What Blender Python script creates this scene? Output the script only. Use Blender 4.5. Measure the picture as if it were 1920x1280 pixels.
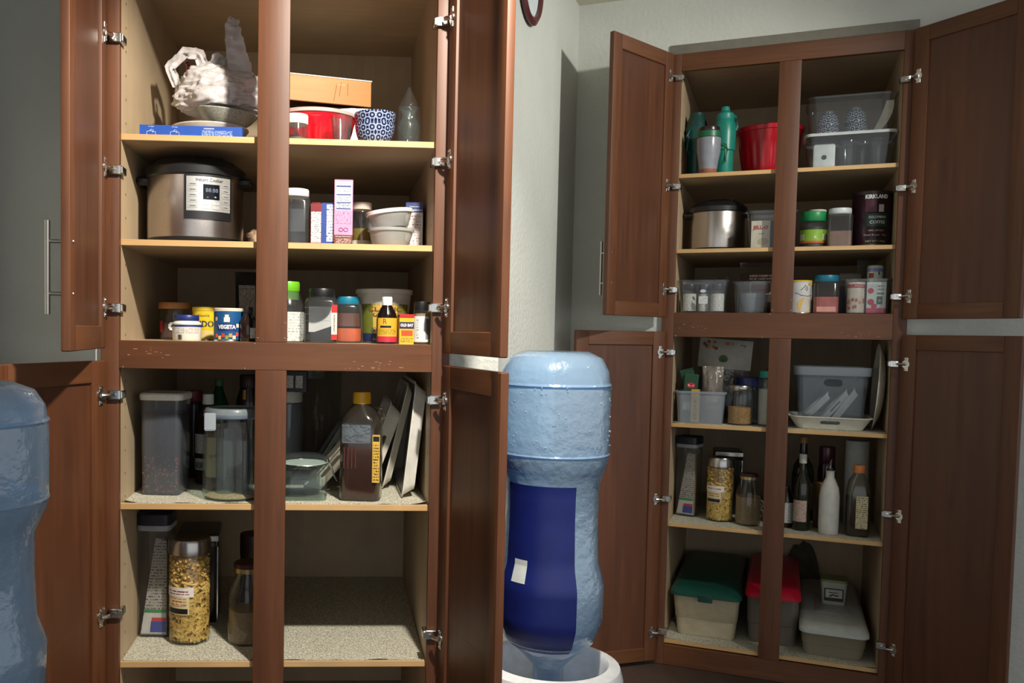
import bpy, math, random
from mathutils import Matrix, Vector, noise
from mathutils.bvhtree import BVHTree

random.seed(7)
for o in list(bpy.data.objects):
    bpy.data.objects.remove(o)
SC = bpy.context.scene
COL = SC.collection
PI = math.pi
R = math.radians

# ------------------------------------------------------------------ camera
F, CX, SH, HC = 1700.0, 720.0, 66.9, 1.46       # focal length (px), principal point, eye height
C3 = Matrix.Rotation(R(0.92), 3, 'Y') @ Matrix.Rotation(R(2.828), 3, 'X')   # world -> camera
cam = bpy.data.cameras.new('camera')
cam.sensor_width = 36
cam.lens = F / 1920 * 36
cam.shift_x = (960 - CX) / 1920
cam.shift_y = SH / 1920
cam.clip_start = 0.05
cam_o = bpy.data.objects.new('camera', cam)
COL.objects.link(cam_o)
cam_o.matrix_world = Matrix.Translation((0, 0, HC)) @ C3.transposed().to_4x4() @ Matrix.Rotation(PI / 2, 4, 'X')
SC.camera = cam_o

# ------------------------------------------------------------------ world, exposure
w = bpy.data.worlds.new('soft_room_light')
SC.world = w
w.use_nodes = True
w.node_tree.nodes['Background'].inputs[0].default_value = (0.92, 0.96, 1.0, 1)
w.node_tree.nodes['Background'].inputs[1].default_value = 0.95
SC.view_settings.view_transform = 'Standard'
SC.view_settings.look = 'None'
SC.view_settings.gamma = 1
SC.view_settings.exposure = 0.0
SC.view_settings.use_curve_mapping = False
L_WATT, R_WATT = 300.0, 155.0

# ------------------------------------------------------------------ materials
MATS = {}
def _mat(name):
    m = bpy.data.materials.new(name)
    m.use_nodes = True
    nt = m.node_tree
    nt.nodes.clear()
    out = nt.nodes.new('ShaderNodeOutputMaterial')
    return m, nt, nt.nodes.new, nt.links.new, out
def lin(c):
    return tuple(((v / 255 + 0.055) / 1.055) ** 2.4 if v > 10 else v / 255 / 12.92 for v in c)
def mix_rgb(N, Lk, fac, a, b):
    m = N('ShaderNodeMix'); m.data_type = 'RGBA'
    for s, v in ((m.inputs[0], fac), (m.inputs[6], a), (m.inputs[7], b)):
        if isinstance(v, (int, float)): s.default_value = v
        elif isinstance(v, tuple): s.default_value = (*v[:3], 1)
        else: Lk(v, s)
    return m.outputs[2]
def coords(N, Lk, scale=(1, 1, 1), kind='Object'):
    t = N('ShaderNodeTexCoord'); mp = N('ShaderNodeMapping')
    mp.inputs['Scale'].default_value = scale
    Lk(t.outputs[kind], mp.inputs[0])
    return mp.outputs[0]
def noise_fac(N, Lk, vec, scale, detail=3, lo=0.35, hi=0.65):
    n = N('ShaderNodeTexNoise'); n.inputs['Scale'].default_value = scale; n.inputs['Detail'].default_value = detail
    Lk(vec, n.inputs[0])
    mr = N('ShaderNodeMapRange'); mr.inputs[1].default_value = lo; mr.inputs[2].default_value = hi
    Lk(n.outputs[0], mr.inputs[0])
    return mr.outputs[0]
def bump(N, Lk, h, strength, dist, p):
    b = N('ShaderNodeBump'); b.inputs['Strength'].default_value = strength; b.inputs['Distance'].default_value = dist
    Lk(h, b.inputs['Height']); Lk(b.outputs[0], p.inputs['Normal'])
def M(rgb, rough=0.5, metal=0.0, var=0.07, vs=30, emit=0, name=None, spec=0.5):
    """plain procedural paint: base colour with a little mottling"""
    key = ('M', rgb, rough, metal, var, vs, emit)
    if key in MATS: return MATS[key]
    m, nt, N, Lk, out = _mat(name or 'paint_%d_%d_%d' % rgb)
    p = N('ShaderNodeBsdfPrincipled')
    c = lin(rgb)
    f = noise_fac(N, Lk, coords(N, Lk), vs)
    Lk(mix_rgb(N, Lk, f, tuple(v * (1 - var) for v in c), tuple(min(1, v * (1 + var)) for v in c)), p.inputs['Base Color'])
    p.inputs['Roughness'].default_value = rough; p.inputs['Metallic'].default_value = metal
    p.inputs['Specular IOR Level'].default_value = spec
    if emit:
        p.inputs['Emission Color'].default_value = (*c, 1); p.inputs['Emission Strength'].default_value = emit
    Lk(p.outputs[0], out.inputs[0])
    MATS[key] = m
    return m
def WOOD(name, a, b, axis='Z', rough=0.42, fine=60, bstr=0.15):
    if name in MATS: return MATS[name]
    m, nt, N, Lk, out = _mat(name)
    p = N('ShaderNodeBsdfPrincipled')
    sc = {'Z': (1, 1, 0.06), 'X': (0.06, 1, 1), 'Y': (1, 0.06, 1)}[axis]
    v = coords(N, Lk, sc)
    f1 = noise_fac(N, Lk, v, fine, 5, 0.3, 0.7)
    f2 = noise_fac(N, Lk, coords(N, Lk), 5, 3, 0.3, 0.7)
    c1 = mix_rgb(N, Lk, f1, lin(a), lin(b))
    c2 = mix_rgb(N, Lk, f2, c1, lin(tuple(int(x * 0.86) for x in a)))
    f3 = noise_fac(N, Lk, v, fine * 0.2, 2, 0.45, 0.62)
    mm = N('ShaderNodeMath'); mm.operation = 'MULTIPLY'; mm.inputs[1].default_value = 0.4; Lk(f3, mm.inputs[0])
    Lk(mix_rgb(N, Lk, mm.outputs[0], c2, lin(b)), p.inputs['Base Color'])
    p.inputs['Roughness'].default_value = rough
    bump(N, Lk, f1, bstr, 0.0006, p)
    Lk(p.outputs[0], out.inputs[0])
    MATS[name] = m
    return m
def SPECK(name, base, dark, light, scale, rough=0.8):
    if name in MATS: return MATS[name]
    m, nt, N, Lk, out = _mat(name)
    p = N('ShaderNodeBsdfPrincipled')
    v = coords(N, Lk)
    c = mix_rgb(N, Lk, noise_fac(N, Lk, v, scale, 2, 0.52, 0.60), lin(base), lin(dark))
    c = mix_rgb(N, Lk, noise_fac(N, Lk, v, scale * 0.7, 2, 0.56, 0.64), c, lin(light))
    Lk(c, p.inputs['Base Color'])
    p.inputs['Roughness'].default_value = rough
    Lk(p.outputs[0], out.inputs[0])
    MATS[name] = m
    return m
def CLEAR(name, tint=(255, 255, 255), haze=0.05, hazecol=(220, 225, 230), rough=0.06, spec=1.0, wrinkle=0):
    """thin-walled glass / clear plastic: see-through, fresnel reflection, a little haze"""
    if name in MATS: return MATS[name]
    m, nt, N, Lk, out = _mat(name)
    tr = N('ShaderNodeBsdfTransparent'); tr.inputs[0].default_value = (*lin(tint), 1)
    df = N('ShaderNodeBsdfPrincipled'); df.inputs['Base Color'].default_value = (*lin(hazecol), 1); df.inputs['Roughness'].default_value = 0.35
    gl = N('ShaderNodeBsdfGlossy'); gl.inputs['Roughness'].default_value = rough
    mx = N('ShaderNodeMixShader'); mx.inputs[0].default_value = haze
    Lk(tr.outputs[0], mx.inputs[1]); Lk(df.outputs[0], mx.inputs[2])
    fr = N('ShaderNodeLayerWeight'); fr.inputs[0].default_value = 0.5
    pw = N('ShaderNodeMath'); pw.operation = 'POWER'; pw.inputs[1].default_value = 3.5; Lk(fr.outputs['Facing'], pw.inputs[0])
    mu = N('ShaderNodeMath'); mu.operation = 'MULTIPLY_ADD'; mu.inputs[1].default_value = 0.55 * spec; mu.inputs[2].default_value = 0.045 * spec; mu.use_clamp = True
    Lk(pw.outputs[0], mu.inputs[0])
    m2 = N('ShaderNodeMixShader'); Lk(mu.outputs[0], m2.inputs[0]); Lk(mx.outputs[0], m2.inputs[1]); Lk(gl.outputs[0], m2.inputs[2])
    if wrinkle:
        n = N('ShaderNodeTexNoise'); n.inputs['Scale'].default_value = 38; n.inputs['Detail'].default_value = 3
        Lk(coords(N, Lk), n.inputs[0])
        b = N('ShaderNodeBump'); b.inputs['Strength'].default_value = wrinkle; b.inputs['Distance'].default_value = 0.01
        Lk(n.outputs[0], b.inputs['Height'])
        Lk(b.outputs[0], gl.inputs['Normal']); Lk(b.outputs[0], df.inputs['Normal'])
    Lk(m2.outputs[0], out.inputs[0])
    MATS[name] = m
    return m
def PRINT(name, bg, fg, scale=90, density=0.5):
    """lines of unreadable fine print"""
    if name in MATS: return MATS[name]
    m, nt, N, Lk, out = _mat(name)
    p = N('ShaderNodeBsdfPrincipled'); p.inputs['Roughness'].default_value = 0.55
    t = N('ShaderNodeTexCoord')
    sep = N('ShaderNodeSeparateXYZ'); Lk(t.outputs['Object'], sep.inputs[0])
    w1 = N('ShaderNodeMath'); w1.operation = 'MULTIPLY'; w1.inputs[1].default_value = scale * 2; Lk(sep.outputs[2], w1.inputs[0])
    fr = N('ShaderNodeMath'); fr.operation = 'FRACT'; Lk(w1.outputs[0], fr.inputs[0])
    gt = N('ShaderNodeMath'); gt.operation = 'GREATER_THAN'; gt.inputs[1].default_value = 0.5; Lk(fr.outputs[0], gt.inputs[0])
    n = N('ShaderNodeTexNoise'); n.inputs['Scale'].default_value = scale * 6; n.inputs['Detail'].default_value = 1
    mp = N('ShaderNodeMapping'); mp.inputs['Scale'].default_value = (1, 1, 0.3); Lk(t.outputs['Object'], mp.inputs[0]); Lk(mp.outputs[0], n.inputs[0])
    g2 = N('ShaderNodeMath'); g2.operation = 'GREATER_THAN'; g2.inputs[1].default_value = density; Lk(n.outputs[0], g2.inputs[0])
    mu = N('ShaderNodeMath'); mu.operation = 'MULTIPLY'; Lk(gt.outputs[0], mu.inputs[0]); Lk(g2.outputs[0], mu.inputs[1])
    Lk(mix_rgb(N, Lk, mu.outputs[0], lin(bg), lin(fg)), p.inputs['Base Color'])
    Lk(p.outputs[0], out.inputs[0])
    MATS[name] = m
    return m
def GRAIN(name, a, b, scale=220, rough=0.7, dist=0.003):
    if name in MATS: return MATS[name]
    m, nt, N, Lk, out = _mat(name)
    p = N('ShaderNodeBsdfPrincipled'); p.inputs['Roughness'].default_value = rough
    v = N('ShaderNodeTexVoronoi'); v.inputs['Scale'].default_value = scale
    Lk(coords(N, Lk), v.inputs[0])
    mr = N('ShaderNodeMapRange'); mr.inputs[1].default_value = 0.1; mr.inputs[2].default_value = 0.75; Lk(v.outputs['Distance'], mr.inputs[0])
    c = mix_rgb(N, Lk, mr.outputs[0], lin(a), lin(b))
    c = mix_rgb(N, Lk, noise_fac(N, Lk, coords(N, Lk), scale * 0.4, 2, 0.45, 0.7), c, lin(tuple(int(x * 0.72) for x in a)))
    Lk(c, p.inputs['Base Color'])
    bump(N, Lk, v.outputs['Distance'], -1.0, dist, p)
    Lk(p.outputs[0], out.inputs[0])
    MATS[name] = m
    return m
def WAVES(name, bg, fg, k=9.0, kz=26.0, rings=17):
    """staggered rings printed round a bowl"""
    if name in MATS: return MATS[name]
    m, nt, N, Lk, out = _mat(name)
    p = N('ShaderNodeBsdfPrincipled'); p.inputs['Roughness'].default_value = 0.2
    t = N('ShaderNodeTexCoord'); s = N('ShaderNodeSeparateXYZ'); Lk(t.outputs['Object'], s.inputs[0])
    at = N('ShaderNodeMath'); at.operation = 'ARCTAN2'; Lk(s.outputs[0], at.inputs[0]); Lk(s.outputs[1], at.inputs[1])
    a = N('ShaderNodeMath'); a.operation = 'MULTIPLY'; a.inputs[1].default_value = k / PI; Lk(at.outputs[0], a.inputs[0])
    z = N('ShaderNodeMath'); z.operation = 'MULTIPLY'; z.inputs[1].default_value = kz * 2; Lk(s.outputs[2], z.inputs[0])
    cb = N('ShaderNodeCombineXYZ'); Lk(a.outputs[0], cb.inputs[0]); Lk(z.outputs[0], cb.inputs[1])
    rot = N('ShaderNodeMapping'); rot.inputs['Rotation'].default_value = (0, 0, PI / 4); rot.inputs['Scale'].default_value = (0.9, 0.9, 1); Lk(cb.outputs[0], rot.inputs[0])
    v = N('ShaderNodeTexVoronoi'); v.voronoi_dimensions = '2D'; v.inputs['Randomness'].default_value = 0; v.inputs['Scale'].default_value = 1.0
    Lk(rot.outputs[0], v.inputs[0])
    sn = N('ShaderNodeMath'); sn.operation = 'SINE'
    mu = N('ShaderNodeMath'); mu.operation = 'MULTIPLY'; mu.inputs[1].default_value = rings; Lk(v.outputs['Distance'], mu.inputs[0]); Lk(mu.outputs[0], sn.inputs[0])
    gt = N('ShaderNodeMath'); gt.operation = 'GREATER_THAN'; gt.inputs[1].default_value = 0.45; Lk(sn.outputs[0], gt.inputs[0])
    Lk(mix_rgb(N, Lk, gt.outputs[0], lin(bg), lin(fg)), p.inputs['Base Color'])
    Lk(p.outputs[0], out.inputs[0])
    MATS[name] = m
    return m
def WALLP(name, rgb):
    if name in MATS: return MATS[name]
    m, nt, N, Lk, out = _mat(name)
    p = N('ShaderNodeBsdfPrincipled'); p.inputs['Roughness'].default_value = 0.85
    v = coords(N, Lk)
    c = lin(rgb)
    Lk(mix_rgb(N, Lk, noise_fac(N, Lk, v, 6), tuple(x * 0.96 for x in c), c), p.inputs['Base Color'])
    n = N('ShaderNodeTexNoise'); n.inputs['Scale'].default_value = 55; n.inputs['Detail'].default_value = 4; Lk(v, n.inputs[0])
    bump(N, Lk, n.outputs[0], 0.5, 0.006, p)
    Lk(p.outputs[0], out.inputs[0])
    MATS[name] = m
    return m

CH_V = WOOD('cherry_upright_grain', (112, 66, 36), (76, 42, 22), 'Z', 0.5)
CH_H = WOOD('cherry_level_grain', (118, 72, 40), (80, 45, 24), 'X', 0.5)
CH_P = WOOD('cherry_panel_grain', (102, 60, 37), (72, 40, 24), 'Z', 0.46, 40)
BIRCH = WOOD('birch_interior', (196, 174, 142), (182, 158, 124), 'Z', 0.6, 30, 0.05)
BIRCH_X = WOOD('birch_shelf', (194, 174, 144), (180, 156, 122), 'X', 0.6, 30, 0.05)
EDGE = WOOD('birch_edge_band', (226, 186, 130), (208, 164, 106), 'X', 0.55, 40, 0.05)
LINER = SPECK('granite_print_liner', (196, 192, 172), (112, 106, 92), (226, 224, 208), 260)
CHROME = M((205, 202, 196), 0.22, 1.0, 0.1)
STEEL = M((190, 188, 182), 0.3, 1.0, 0.05)
BRUSH = M((176, 172, 166), 0.34, 1.0, 0.04)
WALL_G = WALLP('wall_paint', (206, 208, 200))
CEIL = WALLP('ceiling_paint', (222, 216, 196))
WHITE = M((235, 235, 230), 0.4)
OFFWHITE = M((226, 222, 208), 0.5)
BLACK = M((22, 22, 24), 0.4)
DARK = M((38, 34, 32), 0.5)
GLASS = CLEAR('clear_glass', (244, 248, 246), 0.012)
GLASSD = CLEAR('thick_glass', (230, 238, 235), 0.025, spec=0.75)
PLAST = CLEAR('clear_plastic', (240, 242, 243), 0.035, (205, 210, 215), 0.15)
FROST = CLEAR('frosted_plastic', (226, 230, 234), 0.34, (190, 198, 208), 0.25)
MILKY = CLEAR('milky_plastic', (226, 228, 226), 0.45, (214, 216, 212), 0.25)
FILM = CLEAR('crinkled_film', (246, 246, 246), 0.02, (205, 205, 205), 0.12, 0.55, 0.9)
BAG = CLEAR('white_bag_film', (225, 222, 220), 0.88, (204, 198, 196), 0.35, 0.5)

# ------------------------------------------------------------------ mesh building
class MB:
    def __init__(s): s.v = []; s.f = []; s.m = []
    def add(s, v, f, mat=0):
        b = len(s.v); s.v += [tuple(p) for p in v]; s.f += [tuple(i + b for i in q) for q in f]; s.m += [mat] * len(f)
        return s
    def xf(s, mtx, start=0):
        for i in range(start, len(s.v)): s.v[i] = tuple(mtx @ Vector(s.v[i]))
        return s
    def build(s, name, mats, parent=None, mtx=None, ang=38, kind=None, label=None):
        me = bpy.data.meshes.new(name); me.from_pydata(s.v, [], s.f); me.update()
        if not isinstance(mats, (list, tuple)): mats = [mats]
        for q in mats: me.materials.append(q)
        for p, i in zip(me.polygons, s.m): p.material_index = i
        me.shade_smooth()
        me.set_sharp_from_angle(angle=R(ang))
        o = bpy.data.objects.new(name, me); COL.objects.link(o)
        if parent: o.parent = parent
        if mtx is not None: o.matrix_local = mtx
        if kind: o['kind'] = kind
        if label: o['label'] = label
        return o
    # ---- shapes
    def box(s, x0, x1, y0, y1, z0, z1, mat=0):
        v = [(x, y, z) for z in (z0, z1) for x, y in ((x0, y0), (x1, y0), (x1, y1), (x0, y1))]
        return s.add(v, [(3, 2, 1, 0), (4, 5, 6, 7), (0, 1, 5, 4), (1, 2, 6, 5), (2, 3, 7, 6), (3, 0, 4, 7)], mat)
    def rings(s, rings, mat=0, cap0=True, cap1=True, close=True):
        n = len(rings[0]); b = []
        for r in rings: b += r
        f = []
        for k in range(len(rings) - 1):
            for i in range(n if close else n - 1):
                j = (i + 1) % n
                f.append((k * n + i, k * n + j, (k + 1) * n + j, (k + 1) * n + i))
        if cap0: f.append(tuple(range(n - 1, -1, -1)))
        if cap1: f.append(tuple((len(rings) - 1) * n + i for i in range(n)))
        return s.add(b, f, mat)
    def lathe(s, prof, n=28, mat=0, c=(0, 0, 0), flute=None):
        rings = []
        for r, z in prof:
            ring = []
            for i in range(n):
                a = 2 * PI * i / n
                rr = max(r, 1e-5) * (flute(a, z) if flute else 1)
                ring.append((c[0] + rr * math.sin(a), c[1] - rr * math.cos(a), c[2] + z))
            rings.append(ring)
        return s.rings(rings, mat, prof[0][0] > 1e-4, prof[-1][0] > 1e-4)
    def loft(s, secs, mat=0, k=4, cap0=True, cap1=True):
        """secs: (z, width, depth, corner radius[, cx, cy])"""
        return s.rings([rrect(q[1], q[2], q[3], q[0], k, *(q[4:] or (0, 0))) for q in secs], mat, cap0, cap1)
    def rbox(s, x0, x1, y0, y1, z0, z1, b=0.003, mat=0, r=None):
        w, d = x1 - x0, y1 - y0; cx, cy = (x0 + x1) / 2, (y0 + y1) / 2
        r = b if r is None else r
        return s.loft([(z0, w - 2 * b, d - 2 * b, max(r - b, 1e-4), cx, cy), (z0 + b, w, d, r, cx, cy), (z1 - b, w, d, r, cx, cy),
                       (z1, w - 2 * b, d - 2 * b, max(r - b, 1e-4), cx, cy)], mat, 2)
    def tube(s, pts, r, n=8, mat=0, cap=True):
        rings = []
        P = [Vector(p) for p in pts]
        up = Vector((0, 0, 1))
        for i, p in enumerate(P):
            t = (P[min(i + 1, len(P) - 1)] - P[max(i - 1, 0)]).normalized()
            a = t.cross(up)
            if a.length < 1e-3: a = t.cross(Vector((0, 1, 0)))
            a.normalize(); b2 = t.cross(a)
            rr = r[i] if isinstance(r, (list, tuple)) else r
            rings.append([tuple(p + a * rr * math.cos(2 * PI * j / n) + b2 * rr * math.sin(2 * PI * j / n)) for j in range(n)])
        return s.rings(rings, mat, cap, cap)
    def patch(s, r, a0, a1, z0, z1, n=12, mat=0, r1=None, t=0.0006):
        """curved label on a round body, angles measured from the front (-y)"""
        r1 = r if r1 is None else r1
        v = []
        for i in range(n + 1):
            a = a0 + (a1 - a0) * i / n
            for rr, z in ((r, z0), (r1, z1)):
                v.append((rr * math.sin(a), -rr * math.cos(a), z))
        f = [(2 * i, 2 * i + 2, 2 * i + 3, 2 * i + 1) for i in range(n)]
        return s.add(v, f, mat)
    def ringplate(s, outer, inner, t, mat=0):
        """flat plate in the xz plane with a hole; outer/inner are equal-length point loops (x, z)"""
        n = len(outer)
        v = [(x, 0, z) for x, z in outer] + [(x, 0, z) for x, z in inner] + [(x, t, z) for x, z in outer] + [(x, t, z) for x, z in inner]
        f = []
        for i in range(n):
            j = (i + 1) % n
            f += [(i, j, n + j, n + i), (2 * n + j, 2 * n + i, 3 * n + i, 3 * n + j), (j, i, 2 * n + i, 2 * n + j), (n + i, n + j, 3 * n + j, 3 * n + i)]
        return s.add(v, f, mat)
def rrect(w, d, r, z, k=4, cx=0, cy=0):
    r = max(min(r, w / 2 - 1e-5, d / 2 - 1e-5), 1e-5)
    pts = []
    for qx, qy, a0 in ((1, -1, -PI / 2), (1, 1, 0), (-1, 1, PI / 2), (-1, -1, PI)):
        for i in range(k + 1):
            a = a0 + PI / 2 * i / k
            pts.append((cx + qx * (w / 2 - r) + r * math.cos(a), cy + qy * (d / 2 - r) + r * math.sin(a), z))
    return pts
def loop2(w, h, r, cx=0, cz=0, k=5):
    return [(x, y) for x, y, _ in rrect(w, h, r, 0, k, cx, cz)]

# ------------------------------------------------------------------ text
def text(parent, s, size, loc, mat, width=None, wrap=None, rot=0.0, align='CENTER', extr=0.0003, a0=0.0, normal=None, name='lettering', bold=0.0):
    """lettering facing local -y at loc; wrap = radius of a round body; normal = z-rotation of the face"""
    cu = bpy.data.curves.new('lettering', 'FONT'); cu.body = s; cu.size = size; cu.align_x = align; cu.align_y = 'CENTER'
    cu.resolution_u = 2; cu.offset = bold
    to = bpy.data.objects.new('lettering', cu); COL.objects.link(to)
    dg = bpy.context.evaluated_depsgraph_get()
    me = bpy.data.meshes.new_from_object(to.evaluated_get(dg))
    bpy.data.objects.remove(to); bpy.data.curves.remove(cu)
    xs = [v.co.x for v in me.vertices] or [0, 1]
    k = width / max(1e-6, max(xs) - min(xs)) if width else 1.0
    cr, sr = math.cos(rot), math.sin(rot)
    for v in me.vertices:
        x, y = v.co.x * k, v.co.y
        x, y = x * cr - y * sr, x * sr + y * cr
        if wrap:
            a = a0 + x / wrap
            v.co = (loc[0] + (wrap + extr) * math.sin(a), loc[1] - (wrap + extr) * math.cos(a), loc[2] + y)
        elif normal:
            v.co = (loc[0] + x * math.cos(normal) + extr * math.sin(normal), loc[1] + x * math.sin(normal) - extr * math.cos(normal), loc[2] + y)
        else:
            v.co = (loc[0] + x, loc[1] - extr, loc[2] + y)
    me.materials.clear(); me.materials.append(mat)
    o = bpy.data.objects.new(name, me); COL.objects.link(o); o.parent = parent
    return o

# ------------------------------------------------------------------ the two cabinets' places
class Bay:
    def __init__(s, yaw, t, h, xs):
        s.yaw = R(yaw); s.t = Vector(t) + Vector((0, 0, HC)); s.h = h
        s.xl, s.ml, s.mr, s.xr = xs
        s.mtx = Matrix.Translation(s.t) @ Matrix.Rotation(s.yaw, 4, 'Z')
        s.inv = s.mtx.inverted()
        s.eye = s.inv @ Vector((0, 0, HC))
    def at(s, px, py, y):
        """the point of the plane at depth y inside the cabinet that lies behind image point (px, py)"""
        d = s.inv.to_3x3() @ (C3.transposed() @ Vector(((px - CX) / F, 1, -(py - 640 - SH) / F)))
        k = (y - s.eye.y) / d.y
        return s.eye.x + k * d.x, s.eye.z + k * d.z
BL = Bay(3.033, (-0.3135, 2.5311, -0.0331), dict(zt=1.04, s1=.569, s2=.280, rt=0, rb=-.078, s3=-.459, s4=-.912, s5=-1.32), (-.4213, -.0465, .0408, .4478))
BR = Bay(-23.754, (1.6595, 3.8091, 0.1073), dict(zt=1.041, s1=.603, s2=.277, rt=0, rb=-.106, s3=-.487, s4=-.931, s5=-1.457), (-.4303, -.0413, .0426, .4118))
D = 0.92

def tag(o, label, cat, group=None, kind=None):
    o['label'] = label; o['category'] = cat
    if group: o['group'] = group
    if kind: o['kind'] = kind
    return o
def empty(name, mtx):
    o = bpy.data.objects.new(name, None); COL.objects.link(o); o.empty_display_size = 0.03
    o.matrix_world = mtx
    return o
def place(bay, x, y, z, rz=0, rx=0, ry=0):
    return bay.mtx @ Matrix.Translation((x, y, z)) @ Matrix.Rotation(rz, 4, 'Z') @ Matrix.Rotation(ry, 4, 'Y') @ Matrix.Rotation(rx, 4, 'X')
LIN = 0.002
ITEMS = []
def bay_verts(e, bay):
    out = []
    for c in [e] + list(e.children_recursive):
        if c.type == 'MESH':
            m = bay.inv @ c.matrix_world
            out.append(([m @ v.co for v in c.data.vertices], [tuple(p.vertices) for p in c.data.polygons]))
    return out
def shift(e, bay, v):
    e.matrix_world = bay.mtx @ Matrix.Translation(v) @ bay.inv @ e.matrix_world
    bpy.context.view_layer.update()
def settle(e, bay):
    """keep a thing between the cabinet's side panels"""
    bpy.context.view_layer.update()
    xs = [p.x for V, _ in bay_verts(e, bay) for p in V]
    d = max(0, bay.xl + .0008 - min(xs)) - max(0, max(xs) - bay.xr + .0008)
    if d: shift(e, bay, (d, 0, 0))
def press(e, bay, others, direction, back=.12, step=.0015, sink=0.0):
    """draw a thing back, then move it along direction until it touches one of the others"""
    bpy.context.view_layer.update()
    d = Vector(direction)
    fixed = [BVHTree.FromPolygons(V, f) for o in others for V, f in bay_verts(o, bay)]
    mine = bay_verts(e, bay)
    k = -back
    while k < back:
        hit = False
        for V, f in mine:
            t = BVHTree.FromPolygons([p + d * k for p in V], f)
            if any(t.overlap(q) for q in fixed): hit = True; break
        if hit: break
        k += step
    if hit: shift(e, bay, d * (k + sink))
def shelf_z(bay, sh):
    return bay.h[sh] + (LIN if sh in ('s3', 's4', 's5') else 0)
def item(bay, sh, px0, px1, yt, yb, y, name, label, cat, group=None, rz=0, dz=0.0, rx=0, ry=0):
    """an Empty standing on a shelf at depth y, with the width and height that the photograph shows there"""
    ym = (yt + yb) / 2
    x0, _ = bay.at(px0, ym, y); x1, _ = bay.at(px1, ym, y)
    xc = (x0 + x1) / 2
    _, z1 = bay.at((px0 + px1) / 2, yt, y); _, z0 = bay.at((px0 + px1) / 2, yb, y)
    e = empty(name, place(bay, xc, y, shelf_z(bay, sh) + dz, rz, rx, ry))
    tag(e, label, cat, group)
    e['_x'] = xc
    ITEMS.append((e, bay))
    return e, x1 - x0, z1 - z0

# ------------------------------------------------------------------ room shell
def struct(name, mb, mat, mtx=None):
    o = mb.build(name, mat, None, mtx); o['kind'] = 'structure'; return o
ZC = 2.95
b = MB().box(-4, 6, -3.2, 7, -0.05, 0); struct('floor', b, WOOD('floor_boards', (84, 68, 60), (66, 52, 46), 'Y', 0.5, 20))
b = MB().box(-4, 6, -3.2, 7, ZC, ZC + 0.05); struct('ceiling', b, CEIL)
def bay_wall(bay, name, x0, x1, y0, y1, z0=0.0, z1=ZC):
    struct(name, MB().box(x0, x1, y0, y1, z0 - bay.t.z, z1 - bay.t.z), WALL_G, bay.mtx)
bay_wall(BL, 'wall_left', -.86, -.76, -2.2, 0.14)
bay_wall(BL, 'wall_back_left', -.76, -.472, 0.02, 0.12)
def prism(name, pts, z0, z1, mat):
    n = len(pts); v = [(x, y, z0) for x, y in pts] + [(x, y, z1) for x, y in pts]
    f = [(i, (i + 1) % n, n + (i + 1) % n, n + i) for i in range(n)] + [tuple(range(n - 1, -1, -1)), tuple(range(n, 2 * n))]
    struct(name, MB().add(v, f), mat)
def wxy(bay, x, y):
    p = bay.mtx @ Vector((x, y, 0)); return p.x, p.y
XW = -.885
q = wxy(BR, XW, -1.02)
prism('wall_middle', [wxy(BL, .5, .02), (0.322, 2.56), q, wxy(BR, XW, 0.02), wxy(BR, XW, 0.9), wxy(BL, .5, 1.0)], 0, ZC, WALL_G)
bay_wall(BR, 'wall_back_middle', XW, -.482, 0.02, 0.12)
bay_wall(BR, 'wall_back_right', .462, 1.9, 0.02, 0.12)
bay_wall(BR, 'wall_back_upper', -.482, .462, 0.02, 0.12, BR.t.z + 1.118, ZC)
struct('grey_band_1', MB().rbox(-.482, .462, .012, .022, 1.1165, 1.158, .002), M((120, 116, 104), .6), BR.mtx)  # grey strip making the darker band above the cabinet top

# ------------------------------------------------------------------ cabinets
def hinge(parent, s, z, dx):
    """concealed hinge in door space: cup wings on the door, arm reaching to the frame"""
    mb = MB()
    mb.loft([(-.026, .018, .003, .0015, s * .024, .0015), (.026, .018, .003, .0015, s * .024, .0015)])
    mb.lathe([(.016, 0), (.016, .004), (.0, .004)], 14); n0 = len(mb.v) - 14 * 3
    mb.xf(Matrix.Translation((s * .024, .0, 0)) @ Matrix.Rotation(-PI / 2, 4, 'X'), n0)
    for zz in (-.02, .02):
        n0 = len(mb.v); mb.lathe([(.004, 0), (.004, .0025), (0, .003)], 8); mb.xf(Matrix.Translation((s * .024, .003, zz)) @ Matrix.Rotation(-PI / 2, 4, 'X'), n0)
    mb.tube([(s * .024, .004, 0), (s * .014, .012, 0), (s * .004, .016, 0)], .006, 8)
    o = mb.build('hinge_cup', CHROME, parent, Matrix.Translation((0, 0, z)), 30)
    return o
def frame_hinge(parent, s, x, z):
    mb = MB()
    mb.rbox(x - s * .001 if s > 0 else x - .012, x + .012 if s > 0 else x + .001, -.012, .034, z - .011, z + .011, .0025)
    xa, xb = sorted((x - s * .026, x + s * .006))
    mb.rbox(xa, xb, -.0125, -.001, z - .013, z + .013, .002)
    n0 = len(mb.v); mb.lathe([(.0045, 0), (.0045, .002), (0, .0025)], 10); mb.xf(Matrix.Translation((x - s * .008, -.0125, z)) @ Matrix.Rotation(PI / 2, 4, 'X'), n0)
    return mb.build('hinge_arm', CHROME, parent, None, 30)
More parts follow.
